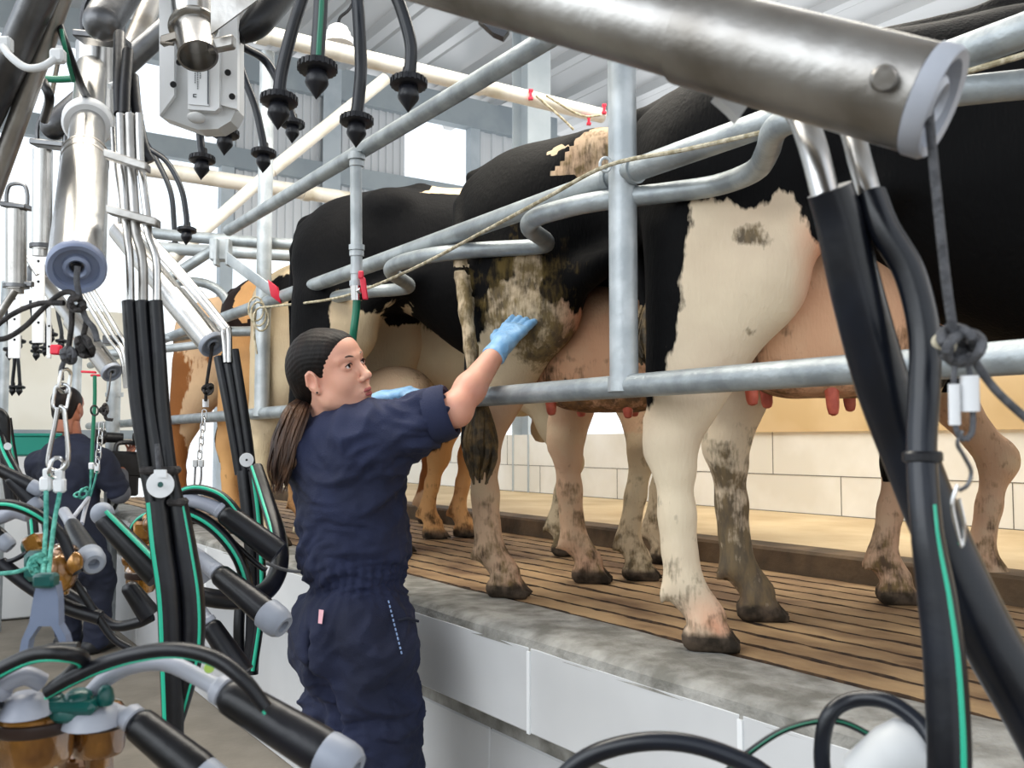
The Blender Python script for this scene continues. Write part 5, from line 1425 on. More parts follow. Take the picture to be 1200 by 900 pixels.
mb = MB(); mb.lathe(P(188, 568, 1.485), P(188, 568, 1.475), [(0, .0205), (.003, .0205), (.0035, .020)], 30); a_ = P(188, 555, 1.483); mb.obox(a_, R_, U_, F_, .0095, .006, .0018); tg = mb.build('round_tag', 'plastic_white', tb)
mb = MB(); mb.lathe(P(188, 568, 1.474), P(188, 568, 1.465), [(0, .0045), (.001, .0042)], 14); mb.build('tag_hole', 'claw_teal', tg)
mb = MB(); c = P(188, 551, 1.512); mb.obox(c, R_, U_, F_, .030, .006, .014, .004); mb.build('hose_tie', 'rope_black', tb); mb = MB(); mb.obox(P(208, 588, 1.51), R_, U_, F_, .015, .006, .012, .004); mb.build('hose_tie', 'rope_black', tb)
tube('hose_clip', tb, [(184, 520, 1.49), (185, 535, 1.49), (186, 550, 1.49)], 6, 'rope_grey', 8)

# ---- second bundle
t2b = empty('hose_bundle', P(285, 540, 2.85), 'second bundle of black hoses with a white tag, beside the woman\'s back', 'hoses')
for k in range(3):
    tube('hose', t2b, [(256 + 9 * k, 418 - 4 * k, 2.9), (264 + 9 * k, 460, 2.88), (275 + 8 * k, 520, 2.86), (281 + 7 * k, 556, 2.85)], 11.5, 'rubber', 14)
mb = MB(); mb.lathe(P(289, 539, 2.80), P(289, 539, 2.79), [(0, .0205), (.003, .0205), (.0035, .02)], 24); tg = mb.build('round_tag', 'plastic_white', t2b)
mb = MB(); mb.lathe(P(289, 539, 2.79), P(289, 539, 2.78), [(0, .0035), (.001, .003)], 12); mb.build('tag_hole', 'rubber', tg)
p_ = [(286, 552, 2.84), (291, 600, 2.82), (296, 660, 2.8), (297, 720, 2.8), (294, 790, 2.78)]
tube('hose', t2b, p_, 17, 'rubber', 16); p__ = [(296, 552, 2.82), (302, 600, 2.8), (306, 660, 2.78), (305, 720, 2.78), (296, 785, 2.76)]
tube('hose', t2b, p__, 11, 'rubber', 14); stripe(t2b, p__, 11, (.3, 0), 'stripe_green', .42)
tube('hose', t2b, [(282, 700, 2.82), (280, 740, 2.8), (282, 790, 2.8)], 13, 'rubber', 14)
lp_ = [(300, 548, 2.8), (314, 590, 2.72), (326, 630, 2.62), (327, 665, 2.5), (312, 692, 2.38), (280, 703, 2.28), (238, 699, 2.2), (205, 688, 2.18)]
tube('hose', t2b, lp_, [16, 18, 20, 21, 22, 22, 22, 20], 'rubber', 18); stripe(t2b, lp_, [16, 18, 20, 21, 22, 22, 22, 20], (-.45, .3), 'stripe_green', .25)

# ---- clusters
def cup(parent, a, b_, w0, w1, capw=None, caplen=None, stem=None, stemw=12, m='rubber', hole=True):
    """one teat cup: black shell from a to b_, pale cap at the end, grey short milk tube as stem"""
    A_, B_ = P(*a), P(*b_); L = np.linalg.norm(B_ - A_); r0 = w0 * a[2] / FPX / 2; r1 = w1 * b_[2] / FPX / 2; ax = (B_ - A_) / L
    mb = MB(); mb.lathe(A_, B_, [(-.004, r0 * .6), (0, r0 * .82), (L * .05, r0 * .98), (L * .1, r0), (L * .9, r1), (L, r1 * .97)], 28); sh = mb.build('teat_cup', m, parent)
    if capw:
        rc = capw * b_[2] / FPX / 2
        mb = MB(); mb.lathe(B_, B_ + ax, [(-.004, r1 * .97), (0, rc), (caplen * .55, rc * 1.0), (caplen * .8, rc * .93), (caplen, rc * .72), (caplen * .98, rc * .42), (caplen * .5, rc * .34), (caplen * .5, 0)], 28); mb.build('cup_cap', 'cap_grey', sh)
    if stem:
        pts = [P(*s_) for s_ in stem] + [A_]
        rr = [stemw * s_[2] / FPX / 2 for s_ in stem] + [stemw * a[2] / FPX / 2 * 1.15]
        mb = MB(); mb.tube(pts, rr, 18, smooth=6)
        mb.lathe(A_ - ax * .016, A_, [(0, r0 * .62), (.004, r0 * .80), (.012, r0 * .80), (.016, r0 * .6)], 24)
        mb.build('short_milk_tube', 'tube_grey', sh)
    return sh
def bowl(parent, c, w, hgt, name='claw_bowl'):
    C_ = P(*c); r = w * c[2] / FPX / 2; h = hgt * c[2] / FPX
    mb = MB(); mb.lathe(C_, C_ - UPZ, [(0, r * .97), (.001, r * 1.0), (h * .1, r * .985), (h * .75, r * .95), (h * .88, r * .86), (h * .94, r * .66), (h * .95, r * .5), (h * 1.2, r * .46), (h * 1.25, r * .3), (h * 1.26, 0)], 32); b_ = mb.build(name, 'amber', parent)
    mb = MB(); mb.lathe(C_ + UPZ * .006, C_ - UPZ * .012, [(0, r * .9), (.003, r * 1.04), (.012, r * 1.05), (.016, r * .98)], 32); mb.build('rim', 'amber_rim', b_)
    mb = MB(); mb.lathe(C_ + UPZ * .02, C_, [(0, r * .45), (.004, r * .8), (.012, r * .97), (.018, r * .97)], 32); mb.build('bowl_neck', 'amber', b_)
    return b_
# nearest cluster, bottom left
ca = empty('milking_cluster', P(75, 840, 1.05), 'nearest milking claw with amber bowls and teal top, bottom left corner', 'milking cluster')
bowl(ca, (40, 844, 1.05), 92, 54); bowl(ca, (116, 841, 1.10), 62, 46)
mb = MB(); mb.obox(P(108, 886, 1.12), R_, U_, H_, .020, .03, .02, .008); mb.lathe(P(96, 880, 1.12), P(96, 930, 1.12), [(0, .024), (.01, .027), (.06, .02)], 20); mb.build('bowl_outlet', 'amber', ca)
mb = MB()
for (u, v, r, h) in ((8, 826, .016, .02), (58, 820, .017, .022), (92, 816, .016, .02), (80, 826, .020, .018), (124, 812, .009, .016)):
    mb.lathe(P(u, v - 8, 1.04), P(u, v + 20, 1.04), [(0, r * .5), (.004, r * .85), (.012, r), (h, r), (h + .004, r * .8)], 20)
mb.obox(P(70, 826, 1.04), R_, U_, H_, .045, .007, .020, .005); mb.build('claw_top', 'claw_teal', ca)
mb = MB(); mb.lathe(P(30, 812, 1.02), P(30, 836, 1.02), [(0, .012), (.006, .02), (.022, .028)], 20); mb.lathe(P(108, 826, 1.05), P(108, 846, 1.05), [(0, .018), (.006, .027), (.02, .033)], 20); mb.build('claw_collar', 'tube_grey', ca)
cup(ca, (266, 813, 1.02), (383, 884, .98), 44, 54, 55, .036, [(108, 812, 1.06), (125, 795, 1.06), (155, 780, 1.05), (195, 777, 1.04), (235, 795, 1.03)], 20)
cup(ca, (160, 846, 1.05), (236, 908, 1.02), 40, 48, 46, .03, [(130, 835, 1.07), (142, 840, 1.06)], 24)
cup(ca, (-8, 812, 1.0), (-70, 860, 1.0), 40, 46, None, None, [(50, 800, 1.02), (30, 792, 1.01), (8, 800, 1.0)], 22)
a1 = [(55, 812, 1.0), (85, 795, 1.0), (120, 779, 1.0), (165, 766, .99), (210, 762, .98), (252, 772, .97), (285, 796, .96), (312, 830, .955)]
tube('pulse_hose', ca, a1, [16, 18, 19, 19, 19, 19, 18, 16], 'rubber', 18); stripe(ca, a1, [16, 18, 19, 19, 19, 19, 18, 16], (0, -.75), 'stripe_green', .2)
a2 = [(-20, 800, .98), (5, 783, .98), (40, 768, .98), (72, 766, .98), (96, 772, 1.0), (84, 790, 1.02), (62, 808, 1.02)]
tube('pulse_hose', ca, a2, 19, 'rubber', 18); stripe(ca, a2, 19, (0, -.7), 'stripe_green', .25)
tube('pulse_hose', ca, [(30, 772, 1.0), (60, 760, 1.0), (92, 758, 1.0)], 12, 'rubber', 14)
# hanger above it
hg = empty('cluster_hanger', P(54, 700, 1.1), 'blue-grey plastic forked hanger holding up the nearest cluster', 'hanger')
mb = MB(); out = [(43, 684), (65, 684), (68, 700), (69, 733), (76, 745), (80, 760), (74, 762), (66, 745), (60, 734), (45, 734), (34, 750), (30, 772), (21, 772), (25, 750), (34, 730), (39, 700)]
o_ = [P(u, v, 1.09) for u, v in out]; n_ = len(o_); mb.v.append(np.concatenate([np.array(o_), np.array(o_) + F_ * .014])); 
import mathutils
tri_ = mathutils.geometry.tessellate_polygon([[Vector((u, v, 0)) for u, v in out]])
mb.f += [tuple(t) for t in tri_] + [tuple(i + n_ for i in t[::-1]) for t in tri_] + [(i, (i + 1) % n_, n_ + (i + 1) % n_, n_ + i) for i in range(n_)]; mb.mi += [0] * len(mb.f); mb.n += 2 * n_
mb.build('fork', 'tube_bluegrey', hg, smooth=False)
mb = MB(); mb.obox(P(54, 680, 1.09), R_, U_, H_, .012, .008, .01, .003); mb.build('hanger_top', 'claw_teal', hg)

# second cluster: behind the near hose bundle
cb = empty('milking_cluster', P(165, 660, 1.9), 'middle milking claw with amber bowl behind the near hose bundle', 'milking cluster')
bowl(cb, (168, 640, 1.95), 42, 40); bowl(cb, (165, 672, 1.9), 34, 24)
for (u, v, r) in ((150, 656, .012), (176, 615, .014), (160, 660, .016)):
    mb = MB(); mb.ell(P(u, v, 1.86), (r, r, r * 1.2)); mb.build('claw_fitting', 'amber_dark', cb)
mb = MB(); mb.obox(P(170, 622, 1.9), R_, U_, H_, .018, .02, .02, .006); mb.ell(P(174, 608, 1.88), (.012, .012, .012)); mb.build('claw_top', 'amber_dark', cb)
sh = cup(cb, (120, 606, 1.75), (186, 676, 1.72), 25, 31); stripe(cb, [(122, 604, 1.74), (150, 632, 1.73), (186, 668, 1.71)], 26, (.5, .5), 'stripe_green', .2)
mb = MB(); mb.ell(P(120, 602, 1.75), (.021, .021, .021)); mb.build('cup_cap', 'cap_grey', sh)
cup(cb, (84, 614, 1.6), (105, 652, 1.5), 18, 27, 31, .03, [(75, 600, 1.65), (80, 608, 1.62)], 13)
cup(cb, (262, 600, 2.0), (326, 648, 2.0), 26, 30, None, None, [(190, 590, 2.0), (212, 585, 2.0), (238, 590, 2.0)], 16)
cup(cb, (256, 672, 1.95), (312, 718, 1.9), 26, 32, 37, .05, [(205, 640, 2.0), (225, 648, 2.0)], 18)
cup(cb, (246, 732, 1.9), (284, 790, 1.88), 24, 30, None, None, [(215, 690, 1.95), (232, 712, 1.93)], 15)
mb = MB(); mb.lathe(P(238, 664, 2.0), P(250, 680, 2.0), [(0, .012), (.004, .02), (.03, .02)], 18); mb.build('claw_collar', 'tube_grey', cb)
cup(cb, (150, 686, 1.8), (176, 722, 1.8), 20, 26)
tube('pulse_hose', cb, [(178, 722, 1.8), (160, 730, 1.8), (130, 732, 1.8), (95, 705, 1.8), (70, 690, 1.8)], 13, 'rubber', 14)
b1 = [(203, 590, 2.0), (215, 577, 2.0), (236, 574, 2.0), (262, 584, 2.0), (282, 608, 2.0), (290, 630, 2.0)]
tube('pulse_hose', cb, b1, 12, 'rubber', 14); stripe(cb, b1, 12, (0, .6), 'stripe_green', .35)
b2 = [(196, 600, 2.0), (225, 603, 2.0), (255, 622, 2.0), (280, 655, 2.0), (294, 700, 2.0)]
tube('pulse_hose', cb, b2, 15, 'rubber', 14); stripe(cb, b2, 15, (.1, .1), 'stripe_green', .3)
b3 = [(190, 588, 1.98), (225, 598, 2.0), (262, 626, 2.0), (300, 660, 2.02), (312, 668, 2.02)]
tube('pulse_hose', cb, b3, 7, 'rubber', 10)
b4 = [(192, 604, 1.9), (172, 605, 1.9), (156, 620, 1.9), (152, 650, 1.9)]
tube('pulse_hose', cb, b4, 11, 'rubber', 12); stripe(cb, b4, 11, (-.1, .6), 'stripe_green', .35)
# hanger cord of this cluster
tube('hanger_wire', cb, [(312, 660, 2.1), (335, 668, 2.1), (352, 670, 2.1)], 4, 'rope_grey', 8)

# third cluster, left edge
cc = empty('milking_cluster', P(60, 650, 1.5), 'left milking claw with dark amber bowl below the green ropes', 'milking cluster')
bowl(cc, (74, 652, 1.5), 34, 36); 
mb = MB(); mb.obox(P(42, 638, 1.52), unit(R_ + U_ * .5), unit(U_ - R_ * .5), H_, .014, .016, .014, .004); mb.build('claw_window', 'amber', cc)
mb = MB(); mb.obox(P(52, 662, 1.5), R_, U_, H_, .024, .024, .024, .008); mb.ell(P(40, 640, 1.55), (.02, .02, .02)); mb.build('claw_top', 'claw_teal', cc)
mb = MB(); mb.ell(P(70, 672, 1.47), (.026, .022, .03)); mb.ell(P(88, 660, 1.46), (.012, .012, .018)); mb.build('claw_fitting', 'amber_dark', cc)
c1 = [(-15, 592, 1.45), (15, 592, 1.45), (45, 604, 1.45), (70, 625, 1.46), (84, 655, 1.46), (92, 672, 1.46)]
tube('pulse_hose', cc, c1, 13, 'rubber', 14); stripe(cc, c1, 13, (0, .2), 'stripe_green', .35, 0, .5)
tube('pulse_hose', cc, [(-15, 655, 1.5), (10, 658, 1.5), (32, 648, 1.5)], 6, 'rubber', 10)
cup(cc, (-12, 545, 1.6), (38, 570, 1.6), 14, 17, 17, .02); cup(cc, (12, 560, 1.6), (38, 588, 1.6), 16, 18, 18, .018)
cup(cc, (-20, 612, 1.5), (2, 632, 1.5), 18, 20, 20, .02, [(34, 604, 1.5), (18, 600, 1.5), (2, 606, 1.5)], 16)
tube('pulse_hose', cc, [(0, 660, 1.5), (40, 690, 1.5), (80, 712, 1.5), (118, 724, 1.5)], 17, 'rubber', 14)
tube('pulse_hose', cc, [(78, 668, 1.5), (100, 700, 1.5), (130, 745, 1.5), (152, 760, 1.5)], 9, 'rubber', 12)
c2 = [(-3, 500, 1.9), (6, 530, 1.88), (24, 565, 1.86), (36, 600, 1.84), (40, 632, 1.82)]
ce = empty('hose_bundle', P(8, 560, 1.9), 'black green-striped hoses with a small white tag at the left edge', 'hoses')
tube('hose', ce, c2, 12, 'rubber', 12); stripe(ce, c2, 12, (.2, .1), 'stripe_green', .35)
tube('hose', ce, [(-12, 480, 1.9), (4, 490, 1.9), (6, 530, 1.9), (14, 590, 1.9)], 13, 'rubber', 12)
c3 = [(10, 490, 1.95), (14, 520, 1.95), (20, 560, 1.95), (18, 600, 1.95)]
tube('hose', ce, c3, 7, 'rubber', 10); stripe(ce, c3, 7, (.2, .1), 'stripe_green', .4)
mb = MB(); mb.lathe(P(9, 523, 1.84), P(9, 523, 1.83), [(0, .007), (.002, .007)], 16); mb.build('round_tag', 'plastic_white', ce)

# ---- cords, chains and knots
def link(mb, c, a, L, w, r, t=0.0):
    """one oval chain link standing along direction a"""
    a = unit(a); s_ = unit(np.cross(a, F_)); s_ = unit(s_ * math.cos(t) + np.cross(a, s_) * math.sin(t))
    pts = []
    for k in range(16):
        q = k / 16 * 6.283; x = math.cos(q); y = math.sin(q)
        pts.append(c + s_ * x * w / 2 + a * (y * w / 2 + (L - w) / 2 * (1 if y > 0 else -1)))
    mb.tube(pts, r, 8, closed=True)
def knot(parent, u, v, d, size, m, n=4, seed=1, r=.004, name='knot'):
    mb = MB(); rnd = random.Random(seed)
    for k in range(n):
        ph = rnd.random() * 3.1; rx = size * (.6 + .4 * rnd.random()); ry = size * (.35 + .3 * rnd.random()); du, dv = rnd.uniform(-.35, .35) * size, rnd.uniform(-.35, .35) * size
        mb.tube([P(u + du + rx * math.cos(a) * math.cos(ph) - ry * math.sin(a) * math.sin(ph), v + dv + rx * math.cos(a) * math.sin(ph) + ry * math.sin(a) * math.cos(ph), d + .012 * math.sin(2 * a + k)) for a in np.linspace(0, 6.283, 16, endpoint=False)], r, 7, closed=True)
    return mb.build(name, m, parent)
kc = empty('pull_cord', P(75, 450, 1.48), 'dark knotted cord with steel chain, snap link and green ropes under the nearest cylinder', 'cord')
tube('cord', kc, [(91, 312, 1.47), (90, 330, 1.47), (94, 350, 1.47), (100, 372, 1.47), (110, 385, 1.47), (114, 400, 1.47)], 7, 'rope_grey', 8)
for p_ in ([(-12, 388, 1.5), (15, 368, 1.5), (45, 356, 1.49), (75, 355, 1.48)], [(-12, 398, 1.5), (8, 396, 1.5), (30, 382, 1.5), (50, 362, 1.49), (72, 344, 1.48), (88, 345, 1.47), (100, 362, 1.47)], [(84, 355, 1.48), (84, 380, 1.48), (80, 410, 1.48)], [(102, 372, 1.48), (98, 392, 1.48), (92, 408, 1.48)]):
    tube('cord', kc, p_, 6.5, 'rope_black', 8)
knot(kc, 90, 356, 1.47, 11, 'rope_black', 3, 3, .0042); knot(kc, 98, 408, 1.47, 12, 'rope_black', 4, 8, .0042); knot(kc, 80, 418, 1.47, 9, 'rope_grey', 3, 4, .0045)
tube('cord', kc, [(78, 418, 1.47), (72, 432, 1.47), (72, 446, 1.47)], 6, 'rope_grey', 8)
mb = MB()
for k, (u, v, L, w, t) in enumerate(((76, 446, .036, .018, 1.1), (72, 466, .042, .022, .2))): link(mb, P(u, v, 1.47), UPZ + R_ * .1, L, w, .0028, t)
mb.build('chain', 'chrome', kc)
tube('snap_link', kc, [(68, 478, 1.46), (64, 500, 1.46), (57, 535, 1.46), (58, 548, 1.46), (68, 552, 1.46), (78, 545, 1.46), (80, 528, 1.46), (77, 495, 1.46), (75, 480, 1.46), (70, 476, 1.46)], 5.5, 'chrome', 10)
mb = MB(); link(mb, P(66, 548, 1.455), UPZ + R_ * .2, .03, .02, .0032, .9); mb.build('chain', 'chrome', kc)
for (u, v) in ((54, 567), (70, 569)):
    mb = MB(); mb.obox(P(u, v, 1.46), R_, U_, F_, .0085, .011, .007, .003); mb.obox(P(u + (2 if u < 60 else 0), v - 12, 1.46), R_, U_, F_, .006, .008, .006, .002); mb.build('ferrule', 'plastic_white', kc)
for p_ in ([(54, 576, 1.45), (54, 610, 1.42), (52, 650, 1.35), (50, 685, 1.15)], [(70, 578, 1.45), (64, 610, 1.42), (59, 650, 1.35), (56, 685, 1.15)]): tube('green_rope', kc, p_, 5.5, 'rope_green', 8)
knot(kc, 45, 662, 1.3, 11, 'rope_green', 4, 6, .004, 'rope_knot'); tube('green_rope', kc, [(40, 662, 1.32), (20, 670, 1.35), (-10, 673, 1.35)], 5, 'rope_green', 8)
k2 = empty('pull_cord', P(118, 490, 2.6), 'thin dark cord with small chain and green string in front of the man\'s shoulder', 'cord')
tube('cord', k2, [(130, 437, 3.9), (128, 455, 3.3), (125, 470, 2.7)], [1.6, 2.0, 2.6], 'rope_black', 6)
knot(k2, 122, 480, 2.6, 6, 'rope_black', 4, 9, .004); knot(k2, 111, 481, 2.6, 7, 'rope_black', 1, 11, .0025); tube('cord', k2, [(124, 478, 2.6), (124, 490, 2.6), (132, 492, 2.6)], 4, 'rope_black', 7)
mb = MB()
for k in range(7): link(mb, P(119 - k * .9, 500 + k * 8.2, 2.6), UPZ, .026, .013, .0020, 1.2 * (k % 2))
mb.build('chain', 'chrome', k2)
for u, v in ((107, 546), (114, 548)):
    mb = MB(); mb.obox(P(u, v, 2.6), R_, U_, F_, .006, .009, .006, .002); mb.build('ferrule', 'plastic_white', k2)
for p_ in ([(107, 550, 2.6), (106, 570, 2.6), (104, 582, 2.6)], [(114, 552, 2.6), (110, 568, 2.6), (106, 582, 2.6)]): tube('green_rope', k2, p_, 2.6, 'rope_green', 7)
knot(k2, 98, 577, 2.6, 9, 'rope_green', 3, 2, .003, 'rope_knot')
tube('hanger_wire', k2, [(104, 583, 2.6), (97, 592, 2.5), (86, 606, 2.4)], 5, 'tube_grey', 7); tube('hanger_wire', k2, [(104, 583, 2.6), (99, 600, 2.5), (96, 614, 2.4)], 5, 'tube_grey', 7)
k3 = empty('pull_cord', P(237, 500, 3.1), 'small chain and wires under the middle cylinder, in front of the brown cow', 'cord')
tube('cord', k3, [(249, 404, 2.94), (246, 425, 2.96), (242, 452, 3.0), (241, 470, 3.1)], 4, 'rope_black', 7); knot(k3, 243, 455, 3.0, 7, 'rope_black', 4, 5, .0045)
mb = MB(); mb.tube([P(241, 468, 3.1), P(241, 477, 3.1)], .010, 10); mb.build('ferrule', 'plastic_white', k3)
mb = MB()
for k in range(7): link(mb, P(239.5 - k * .9, 485 + k * 8, 3.1), UPZ, .029, .014, .0022, 1.2 * (k % 2))
mb.build('chain', 'chrome', k3)
for u in (229, 236):
    mb = MB(); mb.obox(P(u, 543, 3.1), R_, U_, F_, .008, .012, .006, .002); mb.build('ferrule', 'plastic_grey', k3)
    tube('wire', k3, [(u, 547, 3.1), (u - 1, 565, 3.0), (226, 592, 2.6)], 2.5, 'rope_grey', 6)

# ---- header pipes, clamps and uprights overhead on the left
hp_ = empty('header_pipes', P(60, 80, 1.8), 'stainless header pipes and clamps running overhead on the left', 'pipes')
def rod(name, a, b_, w0, w1, m, parent, seg=28):
    A_, B_ = P(*a), P(*b_); mb = MB(); mb.tube([A_, B_], [w0 * a[2] / FPX / 2, w1 * b_[2] / FPX / 2], seg); return mb.build(name, m, parent)
rod('pipe', (62, -40, 1.7), (-40, 190, 1.9), 40, 36, 'steel_dark', hp_); rod('pipe', (92, -60, 1.75), (-22, 262, 1.95), 24, 22, 'stainless_dull', hp_)
rod('pipe', (175, -60, 2.3), (120, 26, 2.1), 44, 44, 'steel_dark', hp_); mb = MB(); r_ = 22 * 2.1 / FPX; mb.ell(P(120, 26, 2.1), (r_, r_, r_)); mb.build('pipe_end', 'steel_dark', hp_)
rod('pipe', (200, 28, 2.7), (64, 148, 2.6), 26, 32, 'steel_dark', hp_); mb = MB(); r_ = 16 * 2.6 / FPX; mb.ell(P(64, 148, 2.6), (r_, r_, r_)); mb.build('pipe_end', 'steel_dark', hp_)
rod('pipe', (190, -30, 2.9), (150, 70, 2.8), 22, 26, 'stainless_dull', hp_)
for (u, v, d, w) in ((120, 46, 2.15, 58), (60, 170, 2.6, 40), (20, 242, 3.0, 30)):       # saddle brackets with U-bolts
    mb = MB(); c = P(u, v, d); hw_ = w * d / FPX / 2; mb.obox(c, R_ + U_ * -.1, U_, F_, hw_, .008, .03, .003)
    mb.tube([c - R_ * hw_ * .8, c - R_ * hw_ * .8 + U_ * hw_ * 1.0, c - R_ * hw_ * .5 + U_ * hw_ * 1.7, c + R_ * hw_ * .5 + U_ * hw_ * 1.7, c + R_ * hw_ * .8 + U_ * hw_ * 1.0, c + R_ * hw_ * .8], .006, 8, smooth=4)
    mb.build('saddle_bracket', 'steel_dark', hp_)
mb = MB(); mb.tube([P(4, 55, 1.65), P(12, 66, 1.63), P(30, 79, 1.62), P(50, 78, 1.62), P(68, 66, 1.64)], .0065, 10, smooth=5); mb.obox(P(68, 66, 1.64), R_, U_, F_, .012, .012, .01, .004); mb.obox(P(6, 53, 1.66), R_, U_, F_, .012, .014, .01, .004); tag(mb.build('pipe_strap', 'plastic_grey', hp_), 'cream plastic strap')
mb = MB(); mb.tube([P(146, 62, 2.1), P(147, 80, 2.05), P(140, 95, 2.0), P(128, 101, 1.98)], .0065, 10, smooth=5); tag(mb.build('pipe_strap', 'plastic_grey', hp_), 'white plastic strap')
for (u0, v0, u1, v1, d, w, m) in ((19, 246, 19, 338, 3.0, 23, 'stainless'), (50, 176, 49, 292, 2.6, 22, 'stainless'), (47, 288, 47, 300, 2.6, 17, 'stainless'), (19, 334, 19, 344, 3.0, 17, 'stainless_dull')):
    rod('upright_tube', (u0, v0, d), (u1, v1, d), w, w, m, hp_)
for (u, v, d, w) in ((49, 286, 2.6, 27), (19, 333, 3.0, 29)):
    mb = MB(); c = P(u, v, d); mb.lathe(c, c - UPZ, [(0, .02), (.001, w * d / FPX / 2), (.012, w * d / FPX / 2), (.013, .02)], 24); mb.obox(c + R_ * w * d / FPX * .5, R_, U_, F_, .014, .008, .01, .002); mb.build('flange', 'steel_dark', hp_)
rod('strut', (22, 288, 3.2), (44, 322, 3.2), 5, 5, 'chrome', hp_); rod('strut', (-5, 375, 2.6), (18, 340, 2.6), 9, 9, 'stainless_dull', hp_); rod('strut', (70, 60, 2.2), (60, 112, 2.3), 6, 6, 'chrome', hp_)
for p_, w, m in (([(70, 30, 1.8), (80, 60, 1.8), (95, 100, 1.9), (110, 130, 2.2)], 9, 'rubber'), ([(48, 92, 2.2), (68, 93, 2.2), (90, 92, 2.2)], 8, 'stripe_dark_green'), ([(72, 35, 1.78), (76, 55, 1.78), (86, 95, 1.85)], 5, 'stripe_dark_green'), ([(50, 95, 2.1), (58, 115, 2.1), (52, 140, 2.2)], 11, 'rubber')):
    tube('cable', hp_, p_, w, m, 10)
for (u0, u1, v0, v1, d) in ((38, 52, 296, 402, 3.6), (10, 24, 340, 420, 3.9), (55, 60, 180, 420, 4.4)):
    a_, b_ = P(u0, v0, d), P(u1, v1, d); mb = MB(); mb.obox((a_ + b_) / 2, R_, U_, F_, (u1 - u0) / 2 * d / FPX, (v1 - v0) / 2 * d / FPX, .006, .002)
    pt = mb.build('mounting_plate', 'plastic_white', hp_)
    mb = MB()
    for v in np.arange(v0 + 10, v1 - 5, 24): mb.lathe(P((u0 + u1) / 2, v, d - .0075), P((u0 + u1) / 2, v, d - .0085), [(0, .005), (.0008, .0048)], 10)
    mb.build('screw', 'rubber', pt)

# ---- white control box with the stainless pipe and clamp in front
bxo = empty('control_box', P(232, 80, 2.35), 'white plastic control box with printed label hanging overhead', 'control box')
def face(pts, d, th): return [P(u, v, d) for u, v in pts]
mb = MB()
mb.prism(face([(187, -60), (276, -60), (277, 128), (270, 142), (255, 151), (232, 152), (187, 136)], 2.36, 0)[::-1], F_ * .07); mb.build('housing', 'plastic_grey', bxo, smooth=False)
mb = MB(); mb.prism(face([(186, -60), (204, -60), (204, 112), (187, 135)], 2.345, 0)[::-1], F_ * .02); mb.prism(face([(256, -60), (278, -60), (278, 128), (256, 122)], 2.345, 0)[::-1], F_ * .02)
mb.prism(face([(218, -60), (257, -60), (257, 126), (252, 130), (220, 128)], 2.335, 0)[::-1], F_ * .025); mb.build('front_ribs', 'plastic_white', bxo, smooth=False)
mb = MB(); mb.prism(face([(221, 76), (245, 76), (245, 124), (221, 122)], 2.330, 0)[::-1], F_ * .004); lb = mb.build('label_plate', 'label_paper', bxo, smooth=False)
mb = MB()
mb.prism(face([(243, 80), (244.5, 80), (244.5, 122), (243, 122)], 2.328, 0), F_ * .001)
rnd = random.Random(12)
for (x, y0, y1) in ((228, 80, 98), (231, 82, 103), (234, 80, 92)):
    y = y0
    while y < y1: mb.prism(face([(x, y), (x + 1.1, y), (x + 1.1, y + 1.6), (x, y + 1.6)], 2.328, 0), F_ * .001); y += 2.6
mb.prism(face([(226, 110), (230, 110), (230, 111), (227.2, 111), (227.2, 113), (230, 113), (230, 114), (226, 114)], 2.328, 0), F_ * .001)
mb.build('label_print', 'ink', lb, smooth=False)
mb = MB()
for (u, v) in ((203, 99), (210, 73), (272, 113), (267, 85)): mb.lathe(P(u, v, 2.335), P(u, v, 2.325), [(0, .008), (.003, .007)], 14)
mb.build('screw', 'rubber', bxo)
mb = MB(); c = P(230, 138, 2.33); mb.ell(c, (.022, .015, .014)); mb.build('indicator_dome', 'plastic_grey', bxo)
pf = empty('pipe_fitting', P(228, 20, 2.2), 'open-ended stainless pipe with clamp flange in front of the control box', 'pipe')
mb = MB(); mb.lathe(P(223, -60, 2.2), P(226, 32, 2.2), [(0, .046), (.175, .046)], 36); mb.build('pipe', 'stainless', pf)
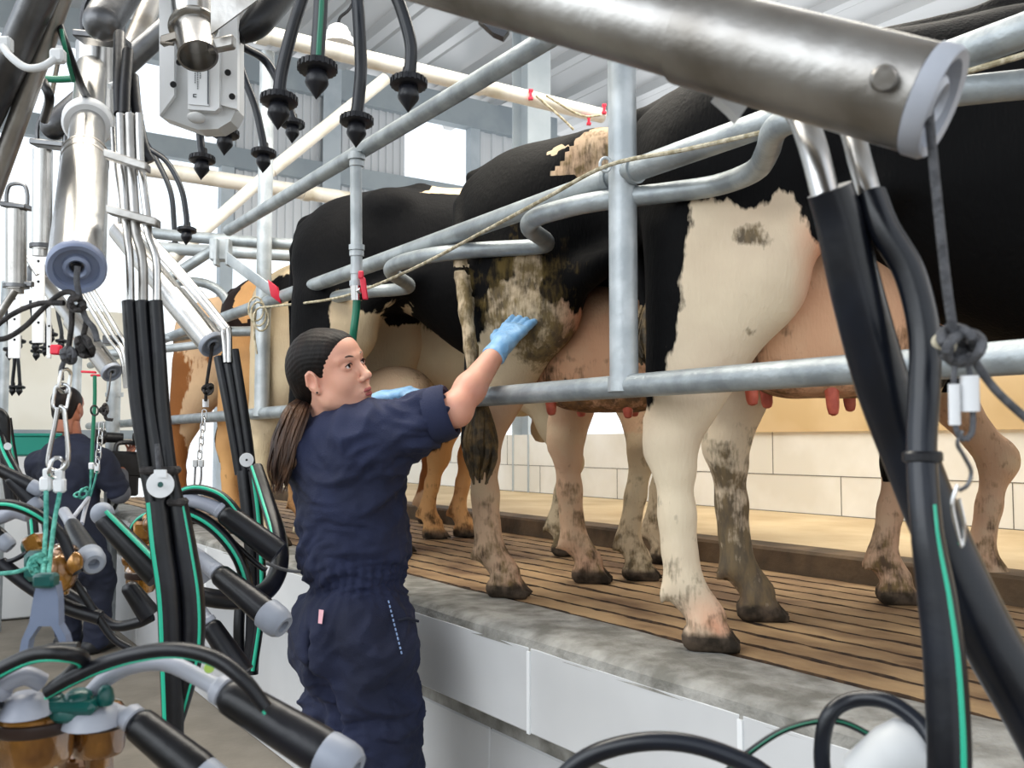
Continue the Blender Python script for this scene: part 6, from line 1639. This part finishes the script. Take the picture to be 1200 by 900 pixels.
a_ = P(226, 28, 2.2); b_ = P(232, 66, 2.15); L = np.linalg.norm(b_ - a_); mb = MB(); mb.lathe(a_, b_, [(0, .046), (.002, .054), (.010, .056), (.016, .050), (.018, .043), (L - .004, .044), (L, .045), (L, .040), (L * .5, .039)], 36); mb.lathe(a_, b_, [(L * .5, .0395), (L * .5 + .001, 0)], 36); mb.build('ferrule_end', 'stainless', pf)
mb = MB(); mb.obox(P(202, 45, 2.17), R_ + U_ * .3, U_, F_, .026, .010, .012, .003); cl = mb.build('clamp', 'stainless_dull', pf); mb = MB(); mb.lathe(P(188, 50, 2.16), P(205, 52, 2.16), [(0, .004), (.03, .004)], 8); mb.build('bolt', 'stainless_dull', cl)
mb = MB(); mb.obox(P(260, 52, 2.17), R_ + U_ * .2, U_, F_, .030, .014, .014, .004); mb.build('clamp', 'stainless_dull', pf)
mb = MB(); mb.prism([P(u, v, 2.12) for u, v in ((247, -50), (355, -50), (301, 0), (247, 40))][::-1], F_ * .006); tag(mb.build('steel_plate', 'stainless_dull', smooth=False), 'flat stained steel plate slanting behind the open pipe end', 'plate')
mb = MB(); pts = [(355, -50, 2.5), (325, -5, 2.45), (300, 28, 2.4), (280, 42, 2.38)]; mb.tube(path(pts), rad(pts, [42, 40, 34, 22]), 24, smooth=5); tag(mb.build('rubber_elbow', 'rubber'), 'thick black rubber elbow pipe right of the control box', 'pipe')
mb = MB(); mb.tube([(x, 2.6 + .15, PY(300, 45, 2.75)[2]) for x in (0, .3)], .02, 8)
mb = MB(); pts = [(282, 45, 2.6), (300, 20, 2.6), (318, -30, 2.6)]; mb.tube(path(pts), .012, 10, smooth=4); tag(mb.build('thin_pipe', 'galv'), 'thin pipe rising beside the black elbow', 'pipe')

# wash pipe the large plugs hang from, just above the view
mb = MB(); mb.tube([P(330, -28, 2.02), P(372, -28, 1.95), P(420, -28, 2.1), P(480, -28, 2.02)], .02, 14, smooth=4); tag(mb.build('wash_pipe', 'galv'), 'short galvanised wash pipe carrying the large rinse plug hoses', 'pipe')
# small yellow-green dot on the near grey milk tube
mb = MB(); mb.lathe(P(245, 783, 1.015), P(245, 783, 1.0), [(0, .0055), (.003, .005)], 14); tag(mb.build('coloured_stud', 'stud_green', ca), 'yellow-green stud on the grey tube')
